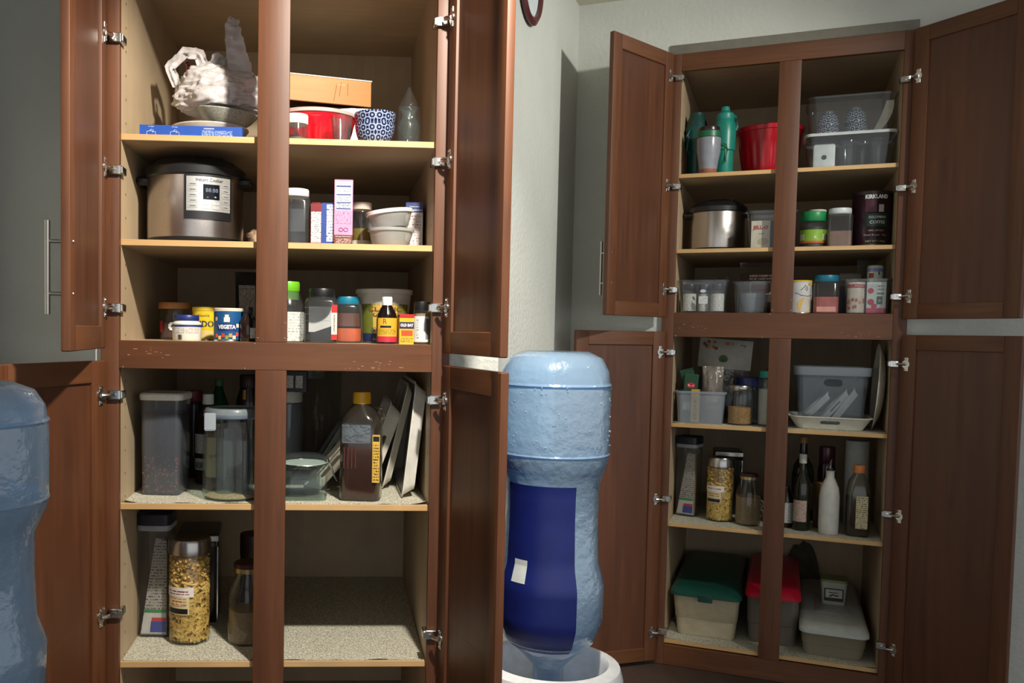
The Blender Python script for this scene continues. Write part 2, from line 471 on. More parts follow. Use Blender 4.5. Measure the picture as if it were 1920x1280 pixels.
def door(cab, bay, s, theta, z0, z1, hz, wd, handle=None, scr=()):
    hx = (bay.xl - .030) if s > 0 else (bay.xr + .030)
    th = R(theta)
    mtx = Matrix.Translation((hx, -.024, 0)) @ Matrix.Rotation(-s * th, 4, 'Z')
    t, st = .021, .06
    X = lambda a, c: (min(s * a, s * c), max(s * a, s * c))
    dr = MB().box(*X(st - .008, wd - st + .008), -t + .003, -.008, z0 + st - .008, z1 - st + .008).build('door', CH_P, cab, mtx)
    for a, c in ((0, st), (wd - st, wd)):
        MB().rbox(*X(a, c), -t, 0, z0, z1, .0025).build('stile', CH_V, dr)
    for a, c in ((z0, z0 + st), (z1 - st, z1)):
        MB().rbox(*X(st, wd - st), -t, -.0005, a, c, .002).build('rail', CH_H, dr)
    inv = mtx.inverted()
    for a, c, wid in scr:                                   # long pale scratch worn into the panel
        pts = []
        for px, py in (a, c):
            d = bay.inv.to_3x3() @ (C3.transposed() @ Vector(((px - CX) / F, 1, -(py - 640 - SH) / F)))
            o_, d_ = inv @ bay.eye, inv.to_3x3() @ d
            k = (-.0078 - o_.y) / d_.y
            pts.append(o_ + d_ * k)
        if abs(pts[0].x) > wd or abs(pts[1].x) > wd: continue
        t_ = (pts[1] - pts[0]); nrm = Vector((-t_.z, 0, t_.x)).normalized() * wid
        V = []
        for i in range(13):
            p = pts[0].lerp(pts[1], i / 12) + nrm * noise.noise(Vector((i * .7, 3, 1))) * 1.2
            q = wid * (.5 + .5 * abs(noise.noise(Vector((i * 1.3, 0, 5)))))
            V += [tuple(p - nrm / wid * q * .5), tuple(p + nrm / wid * q * .5)]
        f_ = [(2 * i, 2 * i + 2, 2 * i + 3, 2 * i + 1) for i in range(12)]
        MB().add(V, f_ + [t[::-1] for t in f_]).build('scratch', M((170, 108, 74), .7), dr)
    for z in hz:
        hinge(dr, s, z, 0)
        frame_hinge(cab, s, bay.xl if s > 0 else bay.xr, z)
    if handle:
        a, c = handle
        xh = s * (wd - .032)
        mb = MB().tube([(xh, -t - .036, a), (xh, -t - .036, c)], .0062, 12)
        for q in (.22, .78):
            zz = a + (c - a) * q
            mb.tube([(xh, -t, zz), (xh, -t - .036, zz)], .0045, 10)
        mb.build('handle', BRUSH, dr)
        for q in (.22, .78):
            mb = MB().lathe([(.005, 0), (.004, .002), (0, .0026)], 10); mb.xf(Matrix.Translation((xh, 0, a + (c - a) * q)) @ Matrix.Rotation(-PI / 2, 4, 'X'))
            mb.build('handle_screw', CHROME, dr)
    return dr
def cabinet(bay, label, angs, hz, zbot, ztop, hands, scratch):
    c = empty('pantry_cabinet', bay.mtx); tag(c, label, 'cabinet')
    h = bay.h; sw = .05
    for n, x0, x1 in (('stile', bay.xl - sw, bay.xl), ('stile', bay.xr, bay.xr + sw)):
        MB().rbox(x0, x1, 0, .021, zbot, ztop, .0015).build(n, CH_V, c)
    MB().rbox(bay.ml, bay.mr, 0.0003, .021, 0, h['zt'], .0015).build('mullion', CH_V, c)
    MB().rbox(bay.ml, bay.mr, 0.0003, .021, h['s5'] - .02, h['rb'], .0015).build('mullion', CH_V, c)
    for z0, z1 in ((h['rb'], 0), (h['zt'], ztop), (zbot, h['s5'] - .02)):
        MB().rbox(bay.xl, bay.xr, 0, .021, z0, z1, .0015).build('rail', CH_H, c)
    for x0, x1 in ((bay.xl - .018, bay.xl), (bay.xr, bay.xr + .018)):
        p = MB().box(x0, x1, .021, D + .01, zbot, ztop).build('side_panel', BIRCH, c)
        mb = MB()
        sx = 1 if x0 < 0 else -1
        xs = x1 if x0 < 0 else x0
        z = h['s5'] + .08
        while z < h['zt'] - .1:
            for yy in (.075,):
                v = [(xs + sx * .0004, yy + .0035 * math.cos(a), z + .0035 * math.sin(a)) for a in [i * PI / 4 for i in range(8)]]
                mb.add(v, [tuple(range(8))])
            z += .066
        mb.build('pin_holes', M((58, 40, 26), .9), p, kind='stuff')
    MB().box(bay.xl, bay.xr, D, D + .01, zbot, ztop).build('back_panel', BIRCH, c)
    MB().box(bay.xl, bay.xr, .021, D, h['zt'] + .03, h['zt'] + .048).build('top_panel', BIRCH_X, c)
    for k in ('s1', 's2', 'rt', 's3', 's4', 's5'):
        y0 = .022 if k != 'rt' else .0215
        t = .017
        s = MB().box(bay.xl, bay.xr, y0 + .002, D, h[k] - t, h[k]).build('shelf', BIRCH_X, c)
        if k != 'rt':
            MB().rbox(bay.xl, bay.xr, y0 - .001, y0 + .002, h[k] - t, h[k], .0008).build('edge_band', EDGE, s)
    for n, (x, z) in enumerate(((bay.ml - .002, -.004), (bay.mr - .006, .012), (bay.mr - .006, .055), (bay.ml + .006, .012), (bay.xl + .01, h['rb'] + .004), (bay.ml - .03, h['rb'] + .004))):
        mb = MB().lathe([(.0028, 0), (.0022, .001), (0, .0014)], 8); mb.xf(Matrix.Translation((x, 0, z)) @ Matrix.Rotation(PI / 2, 4, 'X'))
        mb.build('bumper_screw', CHROME, c)
    zu0, zu1 = -.022, h['zt'] + .07
    zl0, zl1 = h['s5'] - .088, h['rb'] + .022
    for s, up, key in ((1, True, 'UL'), (1, False, 'LL'), (-1, True, 'UR'), (-1, False, 'LR')):
        door(c, bay, s, angs[key][0], zu0 if up else zl0, zu1 if up else zl1, hz[key], angs[key][1], hands.get(key), (scratch or {}).get(key, ()))
    rnd = random.Random(12)
    mb = MB()
    for k in range(26):                                     # flaked varnish along the middle rail
        x = rnd.choice((rnd.uniform(bay.xl + .02, bay.xl + .14), rnd.uniform(.2, .36), rnd.uniform(.2, .36)))
        z = h['rb'] + rnd.uniform(.006, .03) if x > 0 else h['rb'] + rnd.uniform(.03, .06)
        l = rnd.uniform(.002, .012); q = rnd.uniform(.0006, .0014)
        mb.box(x, x + l, -.0006, .0002, z, z + q)
    mb.build('varnish_flakes', M((188, 138, 106), .7), c, kind='stuff')
    return c
def zz(bay, px, pys):
    return [bay.at(px, py, -.01)[1] for py in pys]
hzL = dict(UL=zz(BL, 222, (70, 318, 577)), LL=zz(BL, 212, (740, 1150)), UR=zz(BL, 818, (40, 303, 577)), LR=zz(BL, 820, (750, 1190)))
hzR = dict(UL=zz(BR, 1255, (147, 350, 543)), LL=zz(BR, 1248, (660, 935, 1185)), UR=zz(BR, 1700, (148, 352, 556)), LR=zz(BR, 1680, (682, 965, 1215)))
ZF = -BL.t.z
cabinet(BL, 'tall dark cherry pantry cabinet holding the white plastic bag and the honey jug',
        dict(UL=(86, .44), LL=(111, .44), UR=(100.5, .44), LR=(101, .44)), hzL, ZF + .001, 1.115,
        dict(UL=(zz(BL, 110, (602,))[0] * .86 + .02, zz(BL, 110, (432,))[0] * .86 + .02), LL=(-.42, -.2)), dict(LL=(((96, 1226), (172, 1145), .0016),), LR=(((862, 1190), (905, 1230), .0010),)))
cabinet(BR, 'tall dark cherry pantry cabinet beside the white wall, holding the lidded storage bins',
        dict(UL=(115, .44), LL=(138, .44), UR=(138, .445), LR=(141, .445)), hzR, -BR.t.z + .001, 1.115,
        dict(UL=(.06, .28), LL=(-.44, -.12)), dict(LL=(((1150, 1030), (1228, 938), .0014),), LR=(((1738, 1018), (1838, 1112), .0012),)))
# shelf liners, curled and torn along the front edge
def liner(bay, sh, x0, x1, label, curl, seed):
    mb = MB(); nx, ny = 44, 10
    z = bay.h[sh]
    V = []
    for j in range(ny + 1):
        for i in range(nx + 1):
            x = x0 + (x1 - x0) * i / nx
            tear = .006 + .012 * max(0, noise.noise(Vector((x * 14, seed, 0)))) if j == 0 else 0
            y = .022 + tear + (D - .03) * (j / ny) ** 2.0
            zz_ = z + .0012
            e = max(0, 1 - abs(x - x0) / .045) * curl[0] + max(0, 1 - abs(x - x1) / .06) * curl[1]
            zz_ += e * e * .014 * max(0, 1 - (y - .022) / .025)
            V.append((x, y, zz_))
    f = [(j * (nx + 1) + i, j * (nx + 1) + i + 1, (j + 1) * (nx + 1) + i + 1, (j + 1) * (nx + 1) + i) for j in range(ny) for i in range(nx)]
    n = len(V)
    V += [(x, y, z_ - .001) for x, y, z_ in V]
    f += [tuple(n + k for k in reversed(q)) for q in f[:nx * ny]]
    f += [(i + 1, i, n + i, n + i + 1) for i in range(nx)]
    mb.add(V, f)
    o = mb.build('shelf_liner', LINER, None, bay.mtx, 60)
    tag(o, label, 'shelf liner')
for sh, a, lb in (('s3', (1, 1), 'granite print shelf liner under the honey jug and the clip lid jars'), ('s4', (0.3, 0), 'granite print shelf liner under the pasta jar, half of it left empty')):
    liner(BL, sh, BL.xl + .004, BL.xr - .004, lb, a, 3.1 if sh == 's3' else 7.7)
for sh, a, lb in (('s3', (.8, .5), 'granite print shelf liner under the white slotted tray and clear handled bin'), ('s4', (.2, 0), 'granite print shelf liner under the white oil bottle and syrup jug'), ('s5', (.3, 0), 'granite print shelf liner under the green and red lidded bins')):
    liner(BR, sh, BR.xl + .004, BR.xr - .004, lb, a, 1.3 if sh == 's3' else 5.2 if sh == 's4' else 9.4)

# ------------------------------------------------------------------ lamps
def lamp(bay, x, y, aim, watt, col, half, blend, label):
    p = bay.mtx @ Vector((x, y, 0))
    e = empty('ceiling_spotlight', Matrix.Translation((p.x, p.y, ZC))); tag(e, label, 'lamp')
    d = (bay.mtx @ Vector(aim)) - Vector((p.x, p.y, ZC - .14))
    q = d.to_track_quat('-Z', 'Y').to_matrix().to_4x4()
    MB().lathe([(.06, 0), (.06, -.02), (.05, -.026), (.012, -.026), (.012, -.12), (0, -.12)], 32).build('base', WHITE, e)
    MB().lathe([(.028, .10), (.045, .08), (.05, -.03), (.046, -.03), (.04, .07), (0, .075)], 32).build('shade', WHITE, e, Matrix.Translation((0, 0, -.14)) @ q)
    li = bpy.data.lights.new('bulb', 'SPOT'); li.energy = watt; li.color = col; li.shadow_soft_size = 0.05
    li.spot_size = R(half * 2); li.spot_blend = blend
    lo = bpy.data.objects.new('bulb', li); COL.objects.link(lo); lo.parent = e
    lo.matrix_local = Matrix.Translation(Vector((0, 0, -.14)) + d.normalized() * .04) @ q
lamp(BL, .62, -1.3, (0, .15, -.1), L_WATT, (1.0, .93, .82), 36, .45, 'ceiling spotlight aimed at the cabinet with the honey jug')
lamp(BR, 1.25, -1.35, (-.85, -.45, .2), R_WATT, (1.0, .98, .90), 42, .9, 'ceiling spotlight aimed at the white wall beside the lidded bins')

# ------------------------------------------------------------------ builders for the things on the shelves
def prof_jar(r, h, neck=.8, sh=.12, foot=.9):
    """straight glass jar: foot, wall, shoulder, neck"""
    return [(r * foot * .9, 0), (r * foot, h * .006), (r, h * .05), (r, h * (1 - sh - .06)), (r * .97, h * (1 - sh)), (r * (neck + .06), h * (1 - .05)), (r * neck, h * (1 - .035)), (r * neck, h)]
def jar(e, w, h, glass, lidmat, lid_h, lid_r=1.0, content=None, neck=.84, sh=.1, content_r=.93, lidkind='lid', ribs=0, square=0, n=28):
    r = w / 2; bh = h - lid_h * .75
    if square:
        g = MB().loft([(0, w * .92, w * .92, square * w), (h * .02, w, w, square * w), (bh * (1 - sh), w, w, square * w), (bh * (1 - sh * .35), w * .93, w * .93, .35 * w), (bh, w * neck, w * neck, .5 * w * neck)], 0, 5)
    else:
        g = MB().lathe(prof_jar(r, bh, neck, sh), n)
    g.build('glass_body', glass, e)
    if content:
        cm, fr = content
        if square:
            MB().loft([(.004, w * .88, w * .88, square * w), (.008, w * content_r, w * content_r, square * w), (bh * fr, w * content_r, w * content_r, square * w)], 0, 5).build('contents', cm, e)
        else:
            MB().lathe([(r * .85, .004), (r * content_r, .008), (r * content_r, bh * fr), (0, bh * fr + .003)], n).build('contents', cm, e)
    rl = r * lid_r
    fl = (lambda a, z: 1 + .012 * math.cos(a * 36)) if ribs else None
    MB().lathe([(rl * .97, h - lid_h), (rl, h - lid_h + .002), (rl, h - .004), (rl * .96, h), (0, h)], 72 if ribs else n, 0, (0, 0, 0), fl).build(lidkind, lidmat, e)
def bottle(e, prof, mat, capmat=None, cap=None, liquid=None, n=28, name='bottle_body'):
    MB().lathe(prof, n).build(name, mat, e)
    if liquid:
        lm, zl = liquid
        p = [(max(0, rr - .003), z + .003) for rr, z in prof if z < zl]
        rl = p[-1][0]
        p += [(rl, zl), (0, zl)]
        MB().lathe(p, n).build('liquid', lm, e)
    if cap:
        r, z0, z1 = cap
        MB().lathe([(r * .98, z0), (r, z0 + .002), (r, z1 - .003), (r * .92, z1), (0, z1)], 48, 0, (0, 0, 0), lambda a, z: 1 + .02 * math.cos(a * 24)).build('cap', capmat, e)
def tin(e, w, h, body, lidmat, lid_h=.012, rim=CHROME, band=True):
    r = w / 2
    MB().lathe([(r * .97, 0), (r, .003), (r, h - lid_h), (r * .98, h - lid_h)], 36).build('tin_body', body, e)
    MB().lathe([(r * 1.015, 0.0), (r * 1.015, .004), (r, .005)], 36).build('bottom_rim', rim, e)
    MB().lathe([(r * 1.0, h - lid_h), (r * 1.025, h - lid_h + .001), (r * 1.025, h - .002), (r * .98, h), (0, h - .001)], 36).build('lid', lidmat, e)
def carton(e, w, d, h, front, side=None, top=None, flap=True):
    mb = MB()
    v = [(-w / 2, -d / 2, 0), (w / 2, -d / 2, 0), (w / 2, d / 2, 0), (-w / 2, d / 2, 0), (-w / 2, -d / 2, h), (w / 2, -d / 2, h), (w / 2, d / 2, h), (-w / 2, d / 2, h)]
    mb.add(v, [(0, 1, 5, 4)], 0); mb.add(v, [(1, 2, 6, 5), (3, 0, 4, 7), (2, 3, 7, 6)], 1); mb.add(v, [(4, 5, 6, 7), (3, 2, 1, 0)], 2)
    mb.build('carton', [front, side or front, top or side or front], e)
    if flap:
        MB().box(-w / 2 + .001, w / 2 - .001, -d / 2 - .0004, d / 2, h, h + .0012).build('flap', top or side or front, e)
def sticker(e, x0, x1, z0, z1, y, mat, t=.0006, name='label'):
    return MB().box(x0, x1, y - t, y, z0, z1).build(name, mat, e)
def wraplabel(e, r, a0, a1, z0, z1, mat, n=16, name='label', r1=None):
    return MB().patch(r + .0007, R(a0), R(a1), z0, z1, n, 0, (r1 + .0007) if r1 else None).build(name, mat, e)
def openbin(e, w, d, h, mat, taper=.86, rim=.01, r=.03, slot=False, rimmat=None, t=.0025):
    """thin-walled open bin with a rolled rim"""
    w -= .012; d -= .012
    bw, bd = w * taper, d * taper
    mb = MB()
    mb.loft([(0, bw, bd, r * .8), (h - rim, w - .006, d - .006, r)], 0, 5, True, False)
    if slot: pass
    mb.build('bin_body', mat, e)
    MB().loft([(h - rim, w - .006, d - .006, r), (h - rim, w + .006, d + .006, r + .004), (h - rim * .2, w + .008, d + .008, r + .004), (h, w + .004, d + .004, r + .003), (h, w - .006, d - .006, r), (h - rim, w - .006, d - .006, r)], 0, 5, False, False).build('rim', rimmat or mat, e)
def tubmesh(e, w, h, mat, lidmat, taper=.8, lid=.01, liprib=True):
    r = w / 2
    MB().lathe([(r * taper * .95, 0), (r * taper, .003), (r * .97, h - lid), (r * .99, h - lid)], 36).build('tub_body', mat, e)
    MB().lathe([(r * .99, h - lid - .004), (r * 1.02, h - lid - .003), (r * 1.02, h - .002), (r * .98, h), (r * .9, h), (r * .88, h - .003), (0, h - .003)], 36).build('lid', lidmat, e)
def crumple(sx, sy, sz, seed, amp=.22, nu=40, nv=26, freq=2.3, flat=True, crease=0.0):
    mb = MB(); rings = []
    for j in range(nv + 1):
        ph = PI * j / nv
        ring = []
        for i in range(nu):
            a = 2 * PI * i / nu
            d = Vector((math.sin(ph) * math.sin(a), -math.sin(ph) * math.cos(a), -math.cos(ph)))
            k = 1 + amp * (noise.noise(d * freq + Vector((seed, 0, 0))) + .6 * abs(noise.noise(d * freq * 2.1 + Vector((0, seed, 0)))) - .45 * abs(noise.noise(d * freq * 3.7 + Vector((0, 0, seed)))))
            if crease:
                k += crease * (.5 - abs(noise.noise(d * 4.3 + Vector((seed, 3, 0)))) * 2.2) + crease * .6 * (.4 - abs(noise.noise(d * 8.1 + Vector((2, seed, 0)))) * 2.2)
            p = d * k
            z = p.z
            if flat and z < -.55: z = -.55 + (z + .55) * .15
            ring.append((p.x * sx / 2, p.y * sy / 2, (z + .6) * sz / 1.6))
        rings.append(ring)
    mb.rings(rings, 0, True, True)
    return mb
def pouch(w, h, d, seed, crimp=.02, lean=0.0, nx=16, nz=18, wav=.006):
    """pillow bag: two bulging faces with a flat crimped top seal"""
    V = []; f = []
    for s in (-1, 1):
        for j in range(nz + 1):
            for i in range(nx + 1):
                u, v = i / nx * 2 - 1, j / nz
                top = max(0, (v - .62) / .38)
                th = d / 2 * (1 - abs(u) ** 2.6) * (1 - top ** 1.4) * (min(1, v * 8 + .25))
                wv = wav * noise.noise(Vector((u * 3 + seed, v * 5, s * 2))) * (1 - abs(u) ** 4)
                ww = w / 2 * (1 - .05 * math.sin(v * PI))
                V.append((u * ww, s * th + wv * (1 if s > 0 else 1) + lean * v * h, v * h))
    n = (nx + 1) * (nz + 1)
    for s in range(2):
        for j in range(nz):
            for i in range(nx):
                q = (s * n + j * (nx + 1) + i, s * n + j * (nx + 1) + i + 1, s * n + (j + 1) * (nx + 1) + i + 1, s * n + (j + 1) * (nx + 1) + i)
                f.append(q if s == 0 else q[::-1])
    return MB().add(V, f)
def bowl_prof(r, h, foot=.45, t=.004, fh=.012):
    o = [(r * foot, 0), (r * foot, fh)]
    for k in range(1, 9):
        a = k / 8 * PI / 2
        o.append((r * foot + (r - r * foot) * math.sin(a) ** .9, fh + (h - fh) * (1 - math.cos(a) ** 1.15)))
    i = [(max(0, rr - t), max(z, fh + t)) for rr, z in reversed(o[1:-1])]
    return o + [(r - t, h)] + i + [(0, fh + t)]
def tray(e, W, Lg, H, mat, slot=True, r=.04, t=.004, flare=.03, slotw=.10):
    """serving tray: flat bed, flared long sides and end walls with a hand slot"""
    mb = MB()
    mb.loft([(0, W - 2 * flare, Lg - 2 * flare, r * .7), (.003, W - 2 * flare + .004, Lg - 2 * flare + .004, r * .7)], 0, 5)
    mb.build('bed', mat, e)
    lo = rrect(W - 2 * flare, Lg - 2 * flare, r * .7, .0015, 5)
    hi = rrect(W, Lg, r, H, 5)
    mb = MB()
    n = len(lo)
    fr = [i for i in range(n)]
    def skip(i):
        p, q = lo[i], lo[(i + 1) % n]
        return slot and abs(p[1] - q[1]) < 1e-6 and abs(p[0] - q[0]) > W * .2
    V = lo + hi + [(x, y, z + t) for x, y, z in lo] + [(x * (1 - t / W * 2), y * (1 - t / Lg * 2), z) for x, y, z in hi]
    f = []
    for i in range(n):
        j = (i + 1) % n
        if skip(i): continue
        f += [(i, j, n + j, n + i), (2 * n + j, 2 * n + i, 3 * n + i, 3 * n + j), (n + i, n + j, 3 * n + j, 3 * n + i)]
    mb.add(V, f)
    # rim lip
    mb.rings([hi, rrect(W + .012, Lg + .012, r + .004, H + .001, 5), rrect(W + .012, Lg + .012, r + .004, H + .004, 5), rrect(W - .004, Lg - .004, r, H + .005, 5)], 0, False, False)
    mb.build('wall', mat, e)
    if slot:
        for s in (-1, 1):
            hw = math.hypot(H, flare)
            wl = (W - 2 * flare) - 1.4 * r * .7; wh = W - 2 * r * .98
            out = loop2(wl, hw, .002, 0, hw / 2)
            out = [(x * (1 + (wh / wl - 1) * (z / hw)), z) for x, z in out]
            inn = loop2(slotw, hw * .34, hw * .17, 0, hw * .56)
            m2 = MB().ringplate(out, inn, t)
            ang = math.atan2(flare, H)
            if s > 0: m2.xf(Matrix.Translation((0, -t, 0)))
            m2.xf(Matrix.Translation((0, -s * 0 + (-(Lg / 2 - flare) if s < 0 else (Lg / 2 - flare)), .0015)) @ Matrix.Rotation(ang if s < 0 else -ang, 4, 'X'))
            m2.build('end_wall', mat, e)

NUTR = PRINT('nutrition_print', (226, 228, 228), (40, 44, 90), 110, .46)
FINE_W = PRINT('fine_print_white', (224, 222, 214), (70, 66, 66), 120, .5)
FINE_Y = PRINT('fine_print_yellow', (206, 166, 52), (54, 40, 20), 110, .52)
FINE_P = PRINT('fine_print_pink', (236, 150, 182), (116, 44, 116), 110, .56)
BAR = None
def barcode(e, x0, x1, z0, z1, y, name='barcode', wrap=None):
    rnd = random.Random(3)
    mb = MB(); x = x0
    while x < x1:
        wq = rnd.choice((.0006, .001, .0016))
        if wrap:
            mb.patch(wrap + .0012, x / wrap, min(x + wq, x1) / wrap, z0, z1, 1)
        else:
            mb.box(x, min(x + wq, x1), y - .0008, y, z0, z1)
        x += wq + rnd.choice((.0007, .0012))
    o = mb.build(name, BLACK, e); o['kind'] = 'stuff'
AMBER = M((70, 28, 16), .12, 0, .1)

# ================================================================== things in the cabinet with the plastic bag
LT = WHITE
# --- top shelf
e, w_, h_ = item(BL, 's1', 266, 456, 247, 268, .075, 'wrap_box', 'flat blue cardboard box of food wrap lying before the stacked plates', 'box')
BLUEC = M((28, 74, 160), .45)
carton(e, w_, .06, h_, BLUEC, BLUEC, M((34, 80, 168), .45), False)
text(e, 'WARNING', .006, (.035, -.03, h_ * .78), WHITE, align='LEFT')
sticker(e, .03, .115, h_ * .12, h_ * .62, -.03, PRINT('blue_fine_print', (28, 74, 160), (190, 205, 235), 150, .5), name='fine_print')
for k, (x, s) in enumerate(((-.11, 'To Open'), (-.045, 'To Close'))):
    text(e, s, .0042, (x, -.03, h_ * .86), WHITE)
    mb = MB().tube([(x - .012, -.0305, .004), (x - .012, -.0305, .013), (x - .002, -.0305, .015), (x + .012, -.0305, .012), (x + .012, -.0305, .004)], .0006, 5)
    mb.tube([(x - .004, -.0305, .014), (x, -.0305, .019), (x + .006, -.0305, .017), (x + .004, -.0305, .010)], .0006, 5)
    mb.build('pictogram', WHITE, e, kind='stuff')
e, w_, h_ = item(BL, 's1', 322, 470, 222, 266, .33, 'serving_plate', 'wide cream plate at the bottom of the stack behind the blue box', 'plate')
PL = M((222, 212, 198), .25); r = w_ / 2
def plate(e, r, h, mat):
    MB().lathe([(r * .5, 0), (r * .55, .004), (r * .8, h * .45), (r, h - .003), (r, h), (r * .97, h), (r * .78, h * .5), (r * .55, .008), (0, .008)], 44).build('plate_body', mat, e)
plate(e, r, .052, PL)
e2 = empty('serving_plate', place(BL, e['_x'] - .004, .335, BL.h['s1'] + .030)); tag(e2, 'second cream plate stacked on the wide one behind the blue box', 'plate'); plate(e2, r * .98, .055, M((214, 206, 194), .25))
e3 = empty('speckled_platter', place(BL, e['_x'] + .045, .31, BL.h['s1'] + .068, 0, R(4), R(6))); tag(e3, 'grey green speckled platter under the white plastic bag', 'plate'); plate(e3, r * .80, .050, SPECK('speckled_glaze', (176, 178, 166), (150, 152, 142), (190, 190, 180), 240, .3))
press(e3, BL, [e2], (0, 0, -1), .08)
# the crumpled bag
e, w_, h_ = item(BL, 's1', 320, 506, 128, 207, .34, 'plastic_bag', 'crumpled white plastic grocery bag with upright handles on the stacked plates', 'bag', None, dz=.108)
crumple(w_ * 1.0, .24, h_ * 1.05, 3.3, .22, 110, 70, 1.9, True, .055).build('bag_body', BAG, e, None, 60)
def strap(pts, wd, seed):
    """folded film strip along a path; wd = half width, or (start, end)"""
    V = []; P = [Vector(p) for p in pts]
    PP = []
    for k in range(len(P) - 1):
        for q in range(7): PP.append(P[k].lerp(P[k + 1], q / 7))
    PP.append(P[-1])
    w0, w1 = wd if isinstance(wd, tuple) else (wd, wd)
    U = (-1, -.45, .1, .5, 1)
    for i, p in enumerate(PP):
        t = (PP[min(i + 1, len(PP) - 1)] - PP[max(i - 1, 0)]).normalized()
        a = t.cross(Vector((0, 1, 0))).normalized()
        q = i / (len(PP) - 1)
        for j, u in enumerate(U):
            n = noise.noise(Vector((i * .45, u * 2, seed)))
            V.append(p + a * u * (w0 + (w1 - w0) * q) * (1 + .18 * n) + Vector((0, (.005 if j % 2 else -.004) + n * .010, n * .010)))
    m = len(U)
    f = [(m * i + j, m * i + j + 1, m * i + m + 1 + j, m * i + m + j) for i in range(len(PP) - 1) for j in range(m - 1)]
    return MB().add(V, f)
def bp(px, py, dy=-.03):
    x, z = BL.at(px, py, .32 + dy); return (x - e['_x'], dy, z - BL.h['s1'] - .108)
strap([bp(330, 175), bp(316, 140), bp(345, 112), bp(372, 116), bp(384, 150), bp(392, 172)], (.014, .02), 1.0).build('handle', BAG, e, None, 80)
strap([bp(452, 172), bp(446, 130, -.05), bp(438, 90, -.05), bp(434, 62, -.05), bp(438, 47, -.05)], (.040, .016), 2.0).build('handle', BAG, e, None, 80)
strap([bp(398, 140, 0), bp(410, 122, 0), bp(420, 135, 0)], .02, 5.0).build('handle', BAG, e, None, 80)
platter = e3
strap([bp(346, 128, -.062), bp(352, 138, -.062), bp(350, 148, -.062)], .006, 4.0).build('print_mark', M((96, 44, 44), .6), e, None, 80)
press(e, BL, [e3], (0, 0, -1), .06, .003, .012)      # the soft bag sags a little over the platter
# right half of the top shelf
FOIL = M((120, 124, 122), .22, 1.0, .25, 60)
e, w_, h_ = item(BL, 's1', 536, 700, 150, 258, .52, 'foil_box', 'shiny dark foil covered box behind the red fluted bowl', 'box')
MB().rbox(-w_ / 2, w_ / 2, -.1, .14, 0, h_, .006).build('box_body', FOIL, e)
hfoil = h_
e, w_, h_ = item(BL, 's1', 520, 690, 113, 160, .44, 'wooden_box', 'pale wooden box lid tipped over the shiny foil box', 'box', dz=hfoil - .0005, rz=R(15))
WB = WOOD('pine_box', (206, 150, 92), (184, 124, 70), 'X', .6, 50)
b0 = MB().rbox(-w_ / 2, w_ / 2, -.06, -.05, 0, h_, .001)
b0.build('front_board', WB, e)
MB().box(-w_ / 2, -w_ / 2 + .01, -.05, .2, 0, h_).build('side_board', WB, e)
MB().box(w_ / 2 - .01, w_ / 2, -.05, .2, 0, h_).build('side_board', WB, e)
MB().box(-w_ / 2, w_ / 2, .2, .21, 0, h_).build('back_board', WB, e)
MB().box(-w_ / 2 - .002, w_ / 2 + .002, -.062, .212, h_, h_ + .003).build('top_sheet', OFFWHITE, e)
for xa, za, xb, zb2 in ((.022, .1, .032, .8), (.04, .3, .046, .86), (.068, .35, .068, .85)):
    MB().tube([(xa, -.0602, h_ * za), (xb, -.0602, h_ * zb2)], .0009, 5).build('drip_mark', M((150, 92, 44), .6), e)
sticker(e, .03, .06, h_ * .72, h_ * .80, -.06, PRINT('faint_stamp', (206, 150, 92), (150, 96, 50), 150, .5), name='stamp')
e, w_, h_ = item(BL, 's1', 518, 669, 182, 256, .27, 'fluted_bowl', 'red fluted bowl with pale rim in front of the shiny foil box', 'bowl')
def fluted(e, w, h, red, rimc, foot=.62):
    r = w / 2
    def fl(a, z):
        q = z / h
        return 1 + (.018 * math.cos(a * 22) if .18 < q < .68 else 0)
    pr = [(r * foot * .9, 0), (r * foot, .004)] + [(r * (foot + (1 - foot) * (k / 8) ** .75), h * .97 * k / 8) for k in range(1, 9)]
    MB().lathe(pr + [(r * .97, h * .97)] + [(r * (foot + (1 - foot) * (k / 8) ** .75) - .006, h * .97 * k / 8 + .003) for k in range(7, 0, -1)] + [(0, .01)], 132, 0, (0, 0, 0), fl).build('bowl_body', red, e)
    MB().lathe([(r * .985, h * .90), (r * 1.02, h * .91), (r * 1.03, h * .985), (r * 1.01, h), (r * .97, h), (r * .965, h * .93)], 64).build('rim', rimc, e)
RED = M((196, 20, 36), .22, 0, .05)
fluted(e, w_, h_, RED, M((224, 176, 168), .3))
for k, s in enumerate(('· · · · · · ·',)):
    text(e, s, .008, (0, 0, h_ * .80), M((240, 190, 190), .4), wrap=w_ * .485)
e, w_, h_ = item(BL, 's1', 534, 578, 203, 257, .10, 'spice_jar', 'small glass jar with white screw lid beside the red fluted bowl', 'jar')
jar(e, w_, h_, GLASSD, M((228, 226, 218), .4), h_ * .33, 1.0, (M((92, 96, 82), .5), .25), .9, .2)
e, w_, h_ = item(BL, 's1', 620, 662, 200, 254, .10, 'drinking_glass', 'clear drinking glass standing before the red fluted bowl', 'glass')
MB().lathe([(w_ * .36, 0), (w_ * .37, .004), (w_ * .5, h_), (w_ * .485, h_), (w_ * .35, .01), (0, .01)], 28).build('glass_body', GLASSD, e)
BW = WAVES('blue_wave_glaze', (20, 30, 64), (150, 162, 190), 10, 28)
BWF = M((206, 196, 172), .4)
def ricebowl(e, w, h, nm='bowl_body', mat=BW):
    r = w / 2
    MB().lathe(bowl_prof(r, h, .42, .004, .012), 40).build(nm, mat, e)
    MB().lathe([(r * .44, 0), (r * .45, .002), (r * .47, .013), (r * .40, .013), (r * .40, 0)], 32).build('foot', BWF, e)
